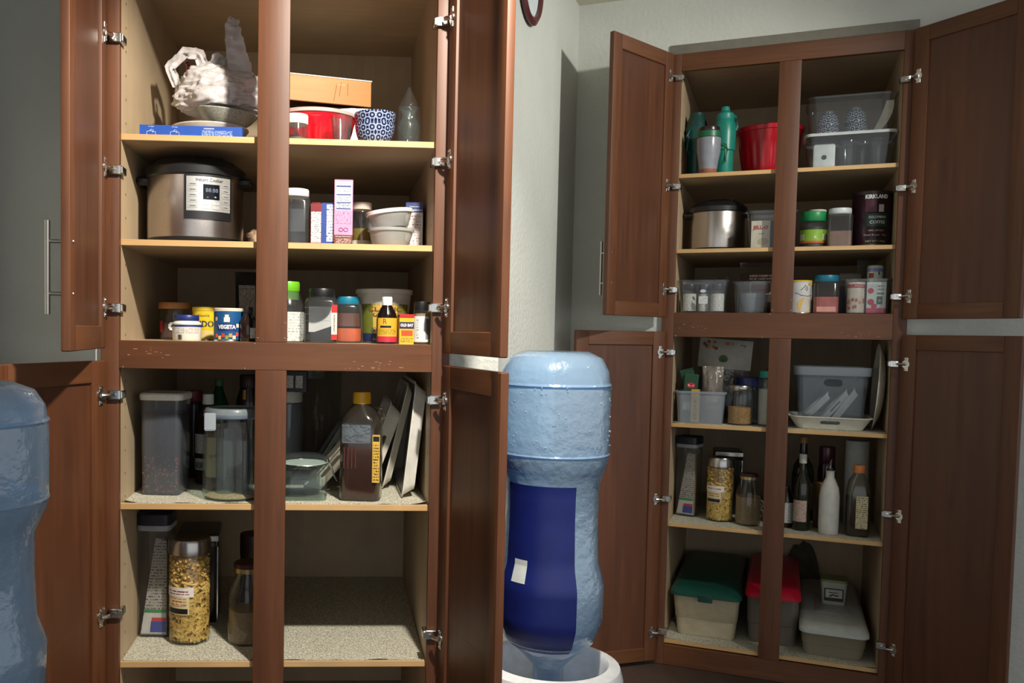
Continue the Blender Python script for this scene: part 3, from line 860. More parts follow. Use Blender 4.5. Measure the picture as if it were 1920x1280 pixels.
e, w_, h_ = item(BL, 's1', 664, 742, 205, 252, .16, 'rice_bowl', 'lower of two nested blue bowls with white wave pattern by the red bowl', 'bowl')
ricebowl(e, w_ * .96, h_)
e2 = empty('rice_bowl', place(BL, e['_x'], .16, BL.h['s1'] + h_ * .30)); tag(e2, 'upper of two nested blue bowls with white wave pattern by the red bowl', 'bowl'); ricebowl(e2, w_, h_ * .98); press(e2, BL, [e], (0, 0, -1), .05, .001)
e, w_, h_ = item(BL, 's1', 746, 788, 172, 249, .13, 'glass_carafe', 'clear glass carafe wrapped in cellophane beside the blue wave bowls', 'carafe')
bottle(e, [(w_ * .36, 0), (w_ * .40, .004), (w_ * .46, h_ * .3), (w_ * .5, h_ * .55), (w_ * .42, h_ * .68), (w_ * .3, h_ * .76), (w_ * .3, h_ * .86), (w_ * .44, h_), (w_ * .42, h_), (w_ * .27, h_ * .86), (w_ * .27, h_ * .76), (w_ * .46, h_ * .55), (0, .01)], GLASSD, n=32)
mb = MB(); rings = []
for k, (q, rr) in enumerate(((0, .50), (.2, .53), (.45, .55), (.75, .50), (1.0, .46), (1.3, .22), (1.5, .05))):
    rings.append([((rr * w_ * (1 + .05 * math.sin(i * 2.1 + k))) * math.sin(2 * PI * i / 22), -(rr * w_ * (1 + .05 * math.sin(i * 1.7 + k))) * math.cos(2 * PI * i / 22), q * h_) for i in range(22)])
MB().rings(rings, 0, False, True).build('cellophane', CLEAR('thin_film', (250, 250, 250), .02, (190, 190, 190), .1, .22, .9), e, None, 60)

# --- second shelf, left: the pressure cooker
def cooker(e, w, h, panel, mir=1):
    r = w / 2
    MB().lathe([(r * .90, 0), (r * .93, .006), (r * .97, h * .06), (r * .97, h * .075)], 64).build('base', BLACK, e)
    MB().lathe([(r * .965, h * .06), (r * .975, h * .10), (r * .975, h * .735), (r * .965, h * .75)], 72).build('steel_body', M((182, 174, 168), .30, 1.0, .05, 200), e)
    MB().lathe([(r * .99, h * .735), (r * 1.02, h * .75), (r * 1.03, h * .83), (r * .98, h * .86), (r * .80, h * .93), (r * .4, h * .965), (0, h * .97)], 64).build('lid', M((26, 27, 29), .35), e)
    MB().rbox(-r * .35, r * .35, -.02, .02, h * .955, h * 1.0, .006).build('lid_handle', BLACK, e)
    MB().lathe([(.012, h * .95), (.012, h * 1.01), (0, h * 1.012)], 16, 0, (r * .45, r * .2, 0)).build('steam_valve', BLACK, e)
    for s in (-1, 1):
        MB().rbox(s * r * 1.03 - .02, s * r * 1.03 + .02, -.045, .045, h * .66, h * .76, .008).build('side_handle', BLACK, e)
    if not panel: return
    a0 = panel
    MB().patch(r * .978 + .004, a0 - .50, a0 + .50, h * .26, h * .735, 20).patch(r * .978 + .004, a0 - .50, a0 + .50, h * .26, h * .735, 2).build('panel_surround', BLACK, e)
    MB().patch(r * .978 + .0052, a0 - .45, a0 + .45, h * .345, h * .71, 20).build('control_panel', M((196, 196, 192), .35, .6), e)
    MB().patch(r * .978 + .0062, a0 - .13, a0 + .20, h * .47, h * .63, 10).build('display', M((18, 22, 30), .15), e)
    R1 = r * .978 + .0062
    text(e, 'Instant Cooker', .014, (0, 0, h * .675), M((30, 30, 32), .5), wrap=R1, a0=a0, width=r * .55)
    text(e, '88:88', .016, (0, 0, h * .565), M((110, 120, 140), .5), wrap=R1 + .0006, a0=a0 + .04, width=r * .25)
    text(e, '-   +', .010, (0, 0, h * .495), M((200, 205, 210), .5), wrap=R1 + .0006, a0=a0 + .04, width=r * .2)
    for k in range(5):
        for a in (-.33, .34):
            z = h * (.395 + k * .058)
            MB().patch(R1, a0 + a - .09, a0 + a + .09, z - h * .019, z + h * .019, 4).build('button', M((176, 176, 174), .4, .4), e)
            MB().patch(R1 + .0006, a0 + a - .055, a0 + a + .055, z - h * .003, z + h * .003, 3).build('button_print', M((60, 60, 64), .5), e)
    for k in range(2):
        for a in (-.06, .12):
            z = h * (.385 + k * .045)
            MB().patch(R1, a0 + a - .075, a0 + a + .075, z - h * .017, z + h * .017, 4).build('button', M((186, 186, 184), .4, .4), e)
e, w_, h_ = item(BL, 's2', 268, 457, 290, 458, .24, 'pressure_cooker', 'stainless electric pressure cooker with lit up control panel facing out', 'cooker')
cooker(e, w_ * .97, h_, .42)
e, w_, h_ = item(BL, 's2', 452, 506, 424, 459, .36, 'paper_sack', 'small crumpled beige sack beside the pressure cooker with control panel', 'sack')
crumple(w_, .1, h_ * 1.1, 8.8, .3, 30, 20, 2.4).build('sack_body', M((170, 142, 116), .8), e)
# right
e, w_, h_ = item(BL, 's2', 524, 583, 352, 456, .10, 'plastic_jar', 'big empty clear plastic jar with white screw lid beside the thin cartons', 'jar')
jar(e, w_, h_, PLAST, WHITE, h_ * .135, .86, None, .80, .16, ribs=1, square=.22)
MB().loft([(h_ * .22, w_ * .5, .004, .002, w_ * .1, -w_ * .5), (h_ * .62, w_ * .5, .004, .002, w_ * .1, -w_ * .5)], 0).build('grip_panel', PLAST, e)
e, w_, h_ = item(BL, 's2', 583, 603, 382, 457, .07, 'spice_tin', 'slim dark red tin with white printed label between two jars and cartons', 'tin')
carton(e, w_, .05, h_, M((126, 34, 40), .4), M((110, 28, 34), .4), M((120, 32, 36), .3, .3), False)
sticker(e, -w_ * .46, w_ * .46, .004, h_ * .8, -.025, FINE_W)
MB().rbox(-w_ * .42, w_ * .42, -.021, .021, h_, h_ + .004, .001).build('lid', M((130, 40, 40), .35, .4), e)
e, w_, h_ = item(BL, 's2', 603, 627, 381, 457, .08, 'tea_carton', 'narrow blue carton with white side label beside the pink carton', 'carton')
carton(e, w_, .06, h_, M((36, 66, 142), .5), None, None)
sticker(e, -w_ * .10, w_ * .46, h_ * .07, h_ * .97, -.03, PRINT('vertical_print', (222, 226, 226), (74, 84, 140), 60, .52))
e, w_, h_ = item(BL, 's2', 627, 661, 337, 456, .07, 'pudding_carton', 'tall pink carton with nutrition facts panel', 'carton')
PINK = M((238, 146, 180), .5)
carton(e, w_, .07, h_, PINK, M((230, 120, 160), .5), M((150, 40, 70), .5))
sticker(e, -w_ * .44, w_ * .44, h_ * .53, h_ * .965, -.035, M((226, 226, 230), .6))
text(e, 'Nutrition Facts', .0075, (0, -.0358, h_ * .945), M((40, 44, 100), .6), width=w_ * .8)
for z, t in ((.90, .004), (.77, .003), (.645, .003), (.55, .003)):
    sticker(e, -w_ * .4, w_ * .4, h_ * z - t / 2, h_ * z + t / 2, -.0357, M((52, 62, 128), .6), name='rule')
text(e, 'Calories', .007, (-w_ * .12, -.0358, h_ * .83), M((40, 44, 100), .6), width=w_ * .5)
text(e, '20', .011, (w_ * .3, -.0358, h_ * .835), M((40, 44, 100), .6))
sticker(e, -w_ * .4, w_ * .4, h_ * .66, h_ * .755, -.0357, NUTR, name='fine_print')
sticker(e, -w_ * .4, w_ * .4, h_ * .56, h_ * .635, -.0357, NUTR, name='fine_print')
sticker(e, -w_ * .42, w_ * .42, h_ * .32, h_ * .50, -.035, FINE_P, name='fine_print')
for x in (-.007, .007):
    MB().tube([(x + .006 * math.cos(a), -.0354, h_ * .225 + .005 * math.sin(a)) for a in [2 * PI * i / 14 for i in range(15)]], .0009, 5).build('ring_mark', M((116, 40, 116), .6), e)
sticker(e, -w_ * .5, w_ * .5, 0, h_ * .145, -.035, M((112, 50, 40), .5), name='band')
text(e, 'Storage Instructions', .005, (0, -.0358, h_ * .12), WHITE, width=w_ * .85)
sticker(e, -w_ * .42, w_ * .42, h_ * .015, h_ * .095, -.0357, PRINT('brown_print', (112, 50, 40), (224, 200, 190), 130, .5), name='fine_print')
e, w_, h_ = item(BL, 's2', 658, 697, 362, 453, .27, 'pickle_jar', 'tall glass jar of yellow brine with pale lid behind the pink carton', 'jar')
jar(e, w_, h_, GLASS, M((224, 206, 196), .4), h_ * .14, 1.0, (CLEAR('yellow_brine', (206, 186, 96), .55, (160, 138, 62)), .52), .86, .1)
wraplabel(e, w_ / 2, -70, 70, h_ * .06, h_ * .22, M((206, 200, 184), .5))
e, w_, h_ = item(BL, 's2', 684, 742, 374, 452, .34, 'storage_tub', 'white lidded plastic tub behind the stacked takeout tubs', 'tub')
tubmesh(e, w_, h_, MILKY, M((226, 222, 214), .4), .86)
e, w_, h_ = item(BL, 's2', 690, 776, 414, 451, .15, 'takeout_tub', 'lower clear takeout tub with brown leftovers', 'tub')
tubmesh(e, w_, h_, MILKY, MILKY, .76, .006)
MB().lathe([(w_ * .36, .003), (w_ * .40, h_ * .35), (0, h_ * .37)], 28).build('contents', M((132, 84, 62), .7, 0, .3), e)
lower = e
ht = h_
e, w_, h_ = item(BL, 's2', 690, 777, 386, 424, .15, 'takeout_tub', 'upper clear takeout tub tipped on the one with brown leftovers', 'tub', dz=ht - .001, ry=R(-7))
tubmesh(e, w_, h_ * .86, MILKY, M((226, 224, 218), .35), .76, .008)
press(e, BL, [lower], (0, 0, -1), .03, .0008)
e, w_, h_ = item(BL, 's2', 763, 794, 361, 450, .30, 'cookie_carton', 'white carton with dark blue top reading Happiness', 'carton', rz=R(-4))
carton(e, w_, .16, h_, M((206, 200, 196), .5), M((190, 60, 74), .5), M((40, 50, 110), .5))
sticker(e, -w_ * .5, w_ * .5, h_ * .80, h_, -.08, M((30, 48, 112), .45), name='band')
text(e, 'baked with', .005, (0, -.0808, h_ * .92), WHITE, width=w_ * .55)
text(e, 'Happiness', .009, (0, -.0808, h_ * .85), WHITE, width=w_ * .92)
sticker(e, -w_ * .4, w_ * .4, h_ * .10, h_ * .76, -.08, PRINT('pale_print', (208, 202, 198), (128, 90, 112), 60, .56))

# --- third shelf, left
e, w_, h_ = item(BL, 'rt', 297, 360, 571, 640, .33, 'wooden_lid_jar', 'glass jar with wooden lid and painted white flower', 'jar')
jar(e, w_ * .92, h_, GLASS, WOOD('bamboo_lid', (186, 130, 78), (160, 104, 58), 'X', .5), h_ * .17, 1.07, (M((84, 52, 44), .7, 0, .3), .5), .95, .04)
for k in range(9):
    a = 2 * PI * k / 9; rr = w_ * .46
    MB().patch(rr + .001, (w_ * .03 + .008 * math.cos(a)) / rr - .09 - .08, (w_ * .03 + .008 * math.cos(a)) / rr + .09 - .08, h_ * .36 + .009 * math.sin(a) - .004, h_ * .36 + .009 * math.sin(a) + .004, 3).build('petal', WHITE, e)
MB().patch(w_ * .46 + .001, R(-62), R(-40), h_ * .2, h_ * .5, 4).build('painted_leaf', M((150, 36, 40), .5), e)
e, w_, h_ = item(BL, 'rt', 323, 378, 593, 641, .12, 'cream_tub', 'small white tub with dark blue lid and blue band', 'tub')
r = w_ / 2
MB().lathe([(r * .92, 0), (r * .96, .003), (r, h_ * .55), (r * .99, h_ * .68), (r * .80, h_ * .76), (r * .78, h_ * .8)], 32).build('tub_body', M((222, 220, 206), .4), e)
MB().lathe([(r * .80, h_ * .77), (r * .82, h_ * .79), (r * .82, h_ * .97), (r * .78, h_), (0, h_)], 60, 0, (0, 0, 0), lambda a, z: 1 + .01 * math.cos(a * 30)).build('lid', M((30, 46, 112), .4), e)
wraplabel(e, r, -88, 88, h_ * .54, h_ * .62, M((30, 50, 120), .4), name='band')
wraplabel(e, r * .985, -70, 0, h_ * .30, h_ * .48, PRINT('blue_line_print', (220, 218, 206), (60, 70, 120), 140, .5), r1=r)
wraplabel(e, r * .985, 5, 60, h_ * .30, h_ * .48, PRINT('red_line_print', (220, 218, 206), (170, 50, 50), 140, .5), r1=r)
barcode(e, -.020, -.008, h_ * .04, h_ * .24, 0, wrap=r * .97)
e, w_, h_ = item(BL, 'rt', 361, 412, 579, 641, .26, 'milk_powder_tin', 'yellow milk powder tin behind the blue seasoning tin', 'tin')
tin(e, w_, h_, M((226, 196, 36), .4), M((226, 196, 60), .35))
text(e, 'Nestlé', .012, (0, 0, h_ * .74), M((40, 30, 30), .5), wrap=w_ / 2, a0=-.05, width=w_ * .42)
text(e, 'NIDO', .026, (0, 0, h_ * .48), M((30, 40, 70), .5), wrap=w_ / 2, a0=-.05, width=w_ * .75, bold=.0008)
wraplabel(e, w_ / 2, -50, 40, h_ * .08, h_ * .3, M((216, 190, 120), .5), name='picture')
e, w_, h_ = item(BL, 'rt', 401, 456, 579, 641, .10, 'seasoning_tin', 'round blue seasoning tin reading VEGETA', 'tin')
tin(e, w_, h_, M((26, 84, 136), .4), M((214, 206, 190), .4), .01)
r = w_ / 2
MB().patch(r + .001, -.66, .66, h_ * .33, h_ * .53, 16).build('oval', M((24, 44, 110), .4), e)
text(e, 'VEGETA', .015, (0, 0, h_ * .43), WHITE, wrap=r + .001, width=w_ * .62, bold=.0007)
n0 = MB()
n0.patch(r + .0012, -.2, .2, h_ * .58, h_ * .72, 6).patch(r + .0012, -.13, .13, h_ * .72, h_ * .80, 5)
n0.build('cook_hat', M((226, 216, 206), .5), e, kind='stuff')
for k, (a, z, c) in enumerate(((-.75, .12, (214, 96, 60)), (-.5, .06, (226, 186, 120)), (-.25, .13, (196, 60, 50)), (0, .07, (120, 150, 60)), (.25, .13, (230, 140, 70)), (.5, .07, (226, 200, 170)), (.72, .16, (196, 70, 50)), (-.8, .62, (230, 190, 150)), (.75, .42, (230, 220, 210)))):
    MB().patch(r + .001, a - .11, a + .11, h_ * z, h_ * (z + .11), 4).build('printed_vegetable', M(c, .5), e)
e, w_, h_ = item(BL, 'rt', 450, 480, 576, 641, .07, 'extract_bottle', 'small dark brown glass bottle next to the blue seasoning tin', 'bottle')
bottle(e, [(w_ * .46, 0), (w_ * .5, .003), (w_ * .5, h_ * .62), (w_ * .3, h_ * .78), (w_ * .26, h_ * .9), (w_ * .26, h_)], M((34, 20, 16), .12), BLACK, (w_ * .3, h_ * .82, h_))
wraplabel(e, w_ / 2, 20, 70, h_ * .1, h_ * .4, FINE_W)
e, w_, h_ = item(BL, 'rt', 440, 506, 512, 640, .42, 'snack_pouch', 'tall black snack pouch with nutrition label behind the dark bottle', 'bag')
pouch(w_, h_, .05, 2.0).build('pouch_body', M((34, 32, 32), .35), e, None, 60)
MB().add([(x, -.030 - .0 * x, z) for x, z in ((-w_ * .33, h_ * .2), (w_ * .1, h_ * .2), (w_ * .1, h_ * .8), (-w_ * .36, h_ * .8))], [(0, 1, 2, 3)]).build('label', PRINT('grey_print', (150, 146, 132), (60, 56, 50), 80, .52), e)
text(e, 'Nutrition Facts', .010, (-w_ * .12, -.031, h_ * .75), BLACK, width=w_ * .4)
# third shelf, right
e, w_, h_ = item(BL, 'rt', 507, 571, 529, 642, .13, 'green_lid_jar', 'tall clear jar with bright green lid and white label', 'jar')
r = w_ / 2
jar(e, w_, h_, PLAST, M((108, 186, 34), .4), h_ * .16, .70, (M((216, 212, 204), .6), .3), .62, .3, ribs=1)
MB().lathe([(r * .66, h_ * .70), (r * .67, h_ * .84)], 28).build('collar', M((84, 130, 52), .4), e)
wraplabel(e, r, -30, 78, h_ * .02, h_ * .50, PRINT('pale_vertical_print', (214, 212, 206), (150, 150, 150), 60, .55))
e, w_, h_ = item(BL, 'rt', 572, 634, 541, 642, .09, 'pepper_shaker', 'square clear spice jar half full of black pepper with black lid', 'jar')
jar(e, w_, h_, PLAST, BLACK, h_ * .19, .80, (GRAIN('black_pepper', (34, 32, 32), (16, 15, 15), 500), .22), .72, .12, square=.2)
mb = MB()
V = [(-.44 * w_, -.44 * w_, h_ * .15), (.44 * w_, -.44 * w_, h_ * .34), (.44 * w_, .44 * w_, h_ * .34), (-.44 * w_, .44 * w_, h_ * .15), (-.44 * w_, -.44 * w_, .01), (.44 * w_, -.44 * w_, .01), (.44 * w_, .44 * w_, .01), (-.44 * w_, .44 * w_, .01)]
mb.add(V, [(0, 1, 2, 3), (4, 5, 1, 0), (5, 6, 2, 1), (6, 7, 3, 2), (7, 4, 0, 3)]); mb.build('pepper_slope', GRAIN('black_pepper', (34, 32, 32), (16, 15, 15), 500), e)
MB().box(-w_ * .40, w_ * .40, w_ * .40, w_ * .41, h_ * .20, h_ * .68).build('back_label', M((214, 212, 206), .6), e)
sticker(e, w_ * .30, w_ * .47, h_ * .06, h_ * .70, -w_ * .5, M((222, 216, 206), .5))
sticker(e, w_ * .30, w_ * .47, h_ * .56, h_ * .70, -w_ * .5 - .0006, M((200, 40, 40), .5), name='red_band')
sticker(e, w_ * .30, w_ * .47, h_ * .06, h_ * .16, -w_ * .5 - .0006, M((200, 40, 40), .5), name='red_band')
text(e, 'KIRKLAND', .007, (w_ * .385, -w_ * .5 - .0007, h_ * .36), BLACK, rot=-PI / 2, width=h_ * .3)
for z in (.40, .52, .64):
    MB().rbox(-w_ * .47, w_ * .26, -w_ * .505, -w_ * .5, h_ * z, h_ * z + .002, .0008).build('grip_ridge', PLAST, e)
e, w_, h_ = item(BL, 'rt', 624, 679, 556, 642, .20, 'paprika_jar', 'clear jar with teal blue lid and orange powder', 'jar')
jar(e, w_, h_, PLAST, M((24, 122, 150), .4), h_ * .17, .82, (M((206, 92, 34), .8, 0, .15), .36), .78, .12, ribs=1, square=.28)
MB().loft([(h_ * .36, w_ * .84, w_ * .84, .25 * w_), (h_ * .64, w_ * .8, w_ * .8, .25 * w_)], 0, 4).build('dusted_powder', CLEAR('dusty_orange', (190, 140, 110), .55, (130, 74, 50)), e)
e, w_, h_ = item(BL, 'rt', 667, 772, 543, 643, .27, 'yogurt_tub', 'large white tub with green and yellow label behind the black sauce bottle', 'tub')
tubmesh(e, w_, h_, M((216, 212, 202), .4), M((222, 218, 208), .4), .80, .012)
r = w_ / 2
def coned(z): return r * (.80 + .17 * z)
for a0, a1, c in ((-62, -28, (108, 116, 44)), (-28, 28, (206, 172, 74)), (28, 62, (120, 120, 50))):
    wraplabel(e, coned(.1), a0, a1, h_ * .10, h_ * .72, M(c, .5), r1=coned(.72), name='label')
wraplabel(e, coned(.1) + .001, -62, 62, h_ * .02, h_ * .18, M((36, 50, 92), .5), r1=coned(.18) + .001, name='band')
for s, z, sz, wd in (('CLASSIC', .62, .020, .62), ('GREEK', .52, .018, .46), ('STYLE', .25, .020, .5)):
    text(e, s, sz, (0, 0, h_ * z), M((116, 66, 40) if z > .4 else (60, 66, 70), .5), wrap=coned(z) + .001, width=w_ * wd, bold=.0006)
text(e, 'NON FAT', .012, (0, 0, h_ * .07), M((210, 206, 196), .5), wrap=coned(.08) + .003, width=w_ * .42)
e, w_, h_ = item(BL, 'rt', 706, 745, 556, 644, .085, 'sauce_bottle', 'black sauce bottle with white cap and yellow label', 'bottle')
bottle(e, [(w_ * .46, 0), (w_ * .5, .003), (w_ * .5, h_ * .52), (w_ * .44, h_ * .64), (w_ * .25, h_ * .80), (w_ * .22, h_ * .84)], M((24, 16, 14), .12), WHITE, (w_ * .24, h_ * .82, h_))
wraplabel(e, w_ / 2, -62, 66, h_ * .12, h_ * .55, M((222, 172, 52), .45))
wraplabel(e, w_ / 2 + .0006, -60, 66, h_ * .04, h_ * .16, M((190, 44, 66), .45), name='band')
wraplabel(e, w_ / 2 + .0006, -40, 20, h_ * .345, h_ * .385, BLACK, name='bar')
wraplabel(e, w_ / 2 + .0006, -50, 50, h_ * .20, h_ * .32, FINE_Y, name='fine_print')
text(e, 'R', .022, (0, 0, h_ * .47), M((130, 84, 26), .5), wrap=w_ / 2 + .0008, a0=-.25)
e, w_, h_ = item(BL, 'rt', 744, 777, 588, 644, .075, 'seafood_seasoning_tin', 'small yellow tin with red lid reading OLD BAY', 'tin', rz=R(6))
carton(e, w_ * .82, .034, h_ * .9, M((222, 176, 40), .4), M((214, 180, 60), .4), None, False)
MB().rbox(-w_ * .43, w_ * .43, -.019, .019, h_ * .88, h_, .002).build('lid', M((186, 40, 48), .4), e)
sticker(e, -w_ * .41, w_ * .41, h_ * .52, h_ * .74, -.017, M((34, 40, 80), .5), name='band')
text(e, 'OLD BAY', .011, (0, -.018, h_ * .63), M((240, 236, 220), .5), width=w_ * .74, bold=.0006)
sticker(e, -w_ * .3, w_ * .34, h_ * .28, h_ * .46, -.017, M((200, 80, 40), .5), name='picture')
sticker(e, -w_ * .35, w_ * .35, h_ * .06, h_ * .22, -.017, FINE_Y, name='fine_print')
e, w_, h_ = item(BL, 'rt', 776, 806, 565, 645, .07, 'spice_bottle', 'round spice bottle with black lid and white label', 'bottle')
jar(e, w_, h_, GLASS, BLACK, h_ * .21, .96, (M((168, 132, 96), .7, 0, .2), .85), .9, .06)
wraplabel(e, w_ / 2, -88, 88, h_ * .06, h_ * .66, M((216, 218, 216), .5))
wraplabel(e, w_ / 2 + .0006, -38, -22, h_ * .14, h_ * .60, PRINT('faint_script', (216, 218, 216), (120, 122, 128), 70, .5), name='fine_print')
barcode(e, w_ * .22, w_ * .55, h_ * .12, h_ * .6, 0, wrap=w_ / 2)

# --- fourth shelf (lined), left
e, w_, h_ = item(BL, 's3', 271, 352, 733, 920, .20, 'cereal_container', 'tall clear square container with white lid, filled with dark dried beans', 'container', rz=R(-6))
MB().loft([(0, w_ * .84, w_ * .9, .012), (.004, w_ * .88, w_ * .94, .014), (h_ * .95, w_ * .94, w_, .016)], 0, 4, True, False).build('container_body', CLEAR('smoky_plastic', (216, 218, 222), .16, (170, 178, 190), .15), e)
MB().loft([(.004, w_ * .82, w_ * .88, .012), (h_ * .52, w_ * .86, w_ * .92, .014), (h_ * .80, w_ * .88, w_ * .94, .014)], 0, 4).build('beans', GRAIN('dark_beans', (52, 50, 60), (24, 22, 28), 120, .4, .006), e)
MB().loft([(h_ * .93, w_ * .98, w_ * 1.03, .02), (h_ * .94, w_ * 1.02, w_ * 1.07, .022), (h_ * .985, w_ * 1.02, w_ * 1.07, .022), (h_, w_ * .95, w_, .02), (h_ * .994, w_ * .8, w_ * .85, .02)], 0, 5).build('lid', M((222, 218, 206), .4), e)
rnd = random.Random(5)
mb = MB()
for k in range(90):
    x, z = rnd.uniform(-.40, .40) * w_, h_ * (.03 + .35 * rnd.random() ** 1.7)
    n0 = len(mb.v); mb.lathe([(0, -.004), (.003, -.002), (.003, .002), (0, .004)], 6)
    mb.xf(Matrix.Translation((x, -w_ * .445 + .001, z)) @ Matrix.Rotation(rnd.random() * 6, 4, 'Y'), n0)
mb.build('loose_beans', M((124, 66, 62), .45, 0, .4, 90), e, kind='stuff')
e, w_, h_ = item(BL, 's3', 346, 380, 738, 900, .48, 'red_lid_jar', 'dark jar with red lid standing behind the bean container', 'jar')
jar(e, w_, h_, M((38, 34, 42), .25), M((112, 26, 32), .4), h_ * .12, .95, None, .85, .1)
e, w_, h_ = item(BL, 's3', 366, 414, 746, 912, .37, 'vinegar_bottle', 'brown vinegar bottle with white cap and white printed label', 'bottle')
bottle(e, [(w_ * .46, 0), (w_ * .5, .004), (w_ * .5, h_ * .52), (w_ * .47, h_ * .62), (w_ * .26, h_ * .84), (w_ * .2, h_ * .88)], M((58, 40, 28), .12), WHITE, (w_ * .215, h_ * .885, h_))
wraplabel(e, w_ / 2, -85, 40, h_ * .16, h_ * .56, FINE_W)
wraplabel(e, w_ / 2 + .0006, -85, 40, h_ * .29, h_ * .345, M((52, 20, 24), .5), name='band')
text(e, 'KIRKLAND', .011, (0, 0, h_ * .318), WHITE, wrap=w_ / 2 + .0008, a0=-.45, width=w_ * .7)
barcode(e, -w_ * .5, -w_ * .1, h_ * .18, h_ * .25, 0, wrap=w_ / 2)
e, w_, h_ = item(BL, 's3', 388, 432, 716, 896, .52, 'green_bottle', 'dark green bottle at the back behind the clip lid jar', 'bottle')
bottle(e, [(w_ * .46, 0), (w_ * .5, .004), (w_ * .5, h_ * .6), (w_ * .45, h_ * .72), (w_ * .2, h_ * .88), (w_ * .17, h_ * .93)], M((16, 60, 36), .15), M((60, 110, 70), .4), (w_ * .19, h_ * .93, h_))
e, w_, h_ = item(BL, 's3', 440, 492, 712, 905, .47, 'brandy_bottle', 'dark brown bottle with gold stripe at the back of the lined shelf', 'bottle')
bottle(e, [(w_ * .46, 0), (w_ * .5, .004), (w_ * .5, h_ * .62), (w_ * .44, h_ * .76), (w_ * .3, h_ * .9), (w_ * .3, h_)], M((46, 30, 24), .2), M((60, 40, 30), .4), (w_ * .33, h_ * .88, h_))
wraplabel(e, w_ / 2, -26, -10, h_ * .45, h_ * .86, M((208, 160, 70), .3, .8), name='gold_stripe', r1=w_ * .40)
e, w_, h_ = item(BL, 's3', 384, 436, 782, 905, .26, 'apple_vinegar_bottle', 'cream labelled vinegar bottle with a red apple, seen through the clip lid jar', 'bottle')
bottle(e, [(w_ * .44, 0), (w_ * .48, .004), (w_ * .48, h_ * .72), (w_ * .3, h_ * .9), (w_ * .28, h_)], CLEAR('pale_vinegar', (206, 190, 160), .3, (120, 80, 60)), None, None)
wraplabel(e, w_ * .48, -75, 75, h_ * .20, h_ * .80, M((196, 184, 150), .5))
text(e, 'VINEGAR', .014, (0, 0, h_ * .53), M((60, 58, 50), .5), wrap=w_ * .485, width=w_ * .7, rot=R(12))
mb = MB().patch(w_ * .482, .0, .42, h_ * .28, h_ * .46, 6); mb.build('apple_print', M((150, 36, 40), .5), e)
MB().patch(w_ * .482, -.35, .05, h_ * .66, h_ * .76, 6).build('round_seal', M((186, 120, 96), .5), e)
def cliplid(e, w, h, glass, lidc, grains):
    r = w / 2
    MB().lathe([(r * .9, 0), (r * .97, .004), (r, h * .04), (r * .99, h * .62), (r * .86, h * .80), (r * .84, h * .84)], 44).build('glass_body', glass, e)
    MB().lathe([(r * .30, .008), (r * .31, h * .72)], 28, 0, (-r * .25, .0, 0)).build('inner_tumbler', CLEAR('tumbler_glass', (196, 208, 214), .06), e)
    MB().lathe([(r * .30, .008), (r * .31, h * .60)], 28, 0, (r * .42, -.01, 0)).build('inner_tumbler', CLEAR('tumbler_glass', (196, 208, 214), .06), e)
    MB().lathe([(r * .85, .004), (r * .9, .008), (r * .6, .014), (0, .012)], 32).build('oats', grains, e)
    MB().lathe([(r * .93, h * .83), (r * .97, h * .84), (r * .97, h * .90), (r * .9, h * .93), (r * .8, h * .935), (r * .78, h * .92), (0, h * .92)], 44).build('lid', lidc, e)
    MB().lathe([(r * .9, h * .845), (r * .985, h * .85), (r * .985, h * .875), (r * .9, h * .88)], 44).build('seal_ring', M((96, 108, 122), .5), e)
    MB().rbox(-r * 1.0, -r * .62, -r * .78, -r * .74, h * .72, h * .90, .003).build('clip', CLEAR('clip_plastic', (220, 226, 230), .5, (190, 200, 206)), e, Matrix.Rotation(R(12), 4, 'Z'))
e, w_, h_ = item(BL, 's3', 380, 492, 760, 940, .12, 'clip_lid_jar', 'large clear jar with clip on plastic lid and a few oats at the bottom', 'jar')
cliplid(e, w_, h_, GLASSD, CLEAR('lid_plastic', (206, 214, 218), .45, (160, 172, 178)), GRAIN('oat_flakes', (214, 196, 160), (160, 136, 96), 260))
# --- fourth shelf, right
e, w_, h_ = item(BL, 's3', 512, 566, 737, 905, .42, 'cracker_canister', 'clear canister with pale lid under the black package', 'canister')
jar(e, w_, h_, CLEAR('hazy_canister', (220, 224, 230), .25, (150, 158, 170)), M((196, 194, 186), .4), h_ * .12, 1.02, None, .95, .04)
hc = h_
e, w_, h_ = item(BL, 's3', 504, 576, 697, 735, .44, 'black_package', 'black package with white print on top of the clear canister', 'package', dz=hc - .001)
carton(e, w_, .12, h_, M((30, 28, 28), .4), None, None, False)
sticker(e, 0, w_ * .16, h_ * .2, h_ * .8, -.06, FINE_W); sticker(e, w_ * .22, w_ * .40, h_ * .2, h_ * .8, -.06, FINE_W)
e, w_, h_ = item(BL, 's3', 566, 640, 700, 900, .80, 'film_bag', 'crinkled clear film bag behind the grey slotted tray', 'bag')
pouch(w_, h_ * 1.0, .09, 4.4, wav=.03).build('bag_body', CLEAR('dark_film', (232, 231, 228), .10, (170, 166, 160), .15, .6, .9), e, None, 60)
MB().box(-w_ * .42, w_ * .06, -.02, -.018, h_ * .80, h_ * .99).build('label', M((150, 150, 140), .5), e)
def leantray(px0, px1, py0, py1, y, W, H, Lg, lean, mat, name, label, slot=True, slotw=.09, bay=BL, sh='s3', rz=0, zoff=0.0):
    """tray standing on its long edge, its end wall facing out of the cabinet"""
    x, z = bay.at((px0 + px1) / 2, (py0 + py1) / 2, y)
    e = empty(name, bay.mtx @ Matrix.Translation((x, y + Lg / 2, z + zoff)) @ Matrix.Rotation(rz, 4, 'Z') @ Matrix.Rotation(lean, 4, 'Y') @ Matrix.Translation((0, 0, -H / 2)))
    tag(e, label, 'tray')
    tray(e, W, Lg, H, mat, slot, .03, .004, .02, slotw)
    return e
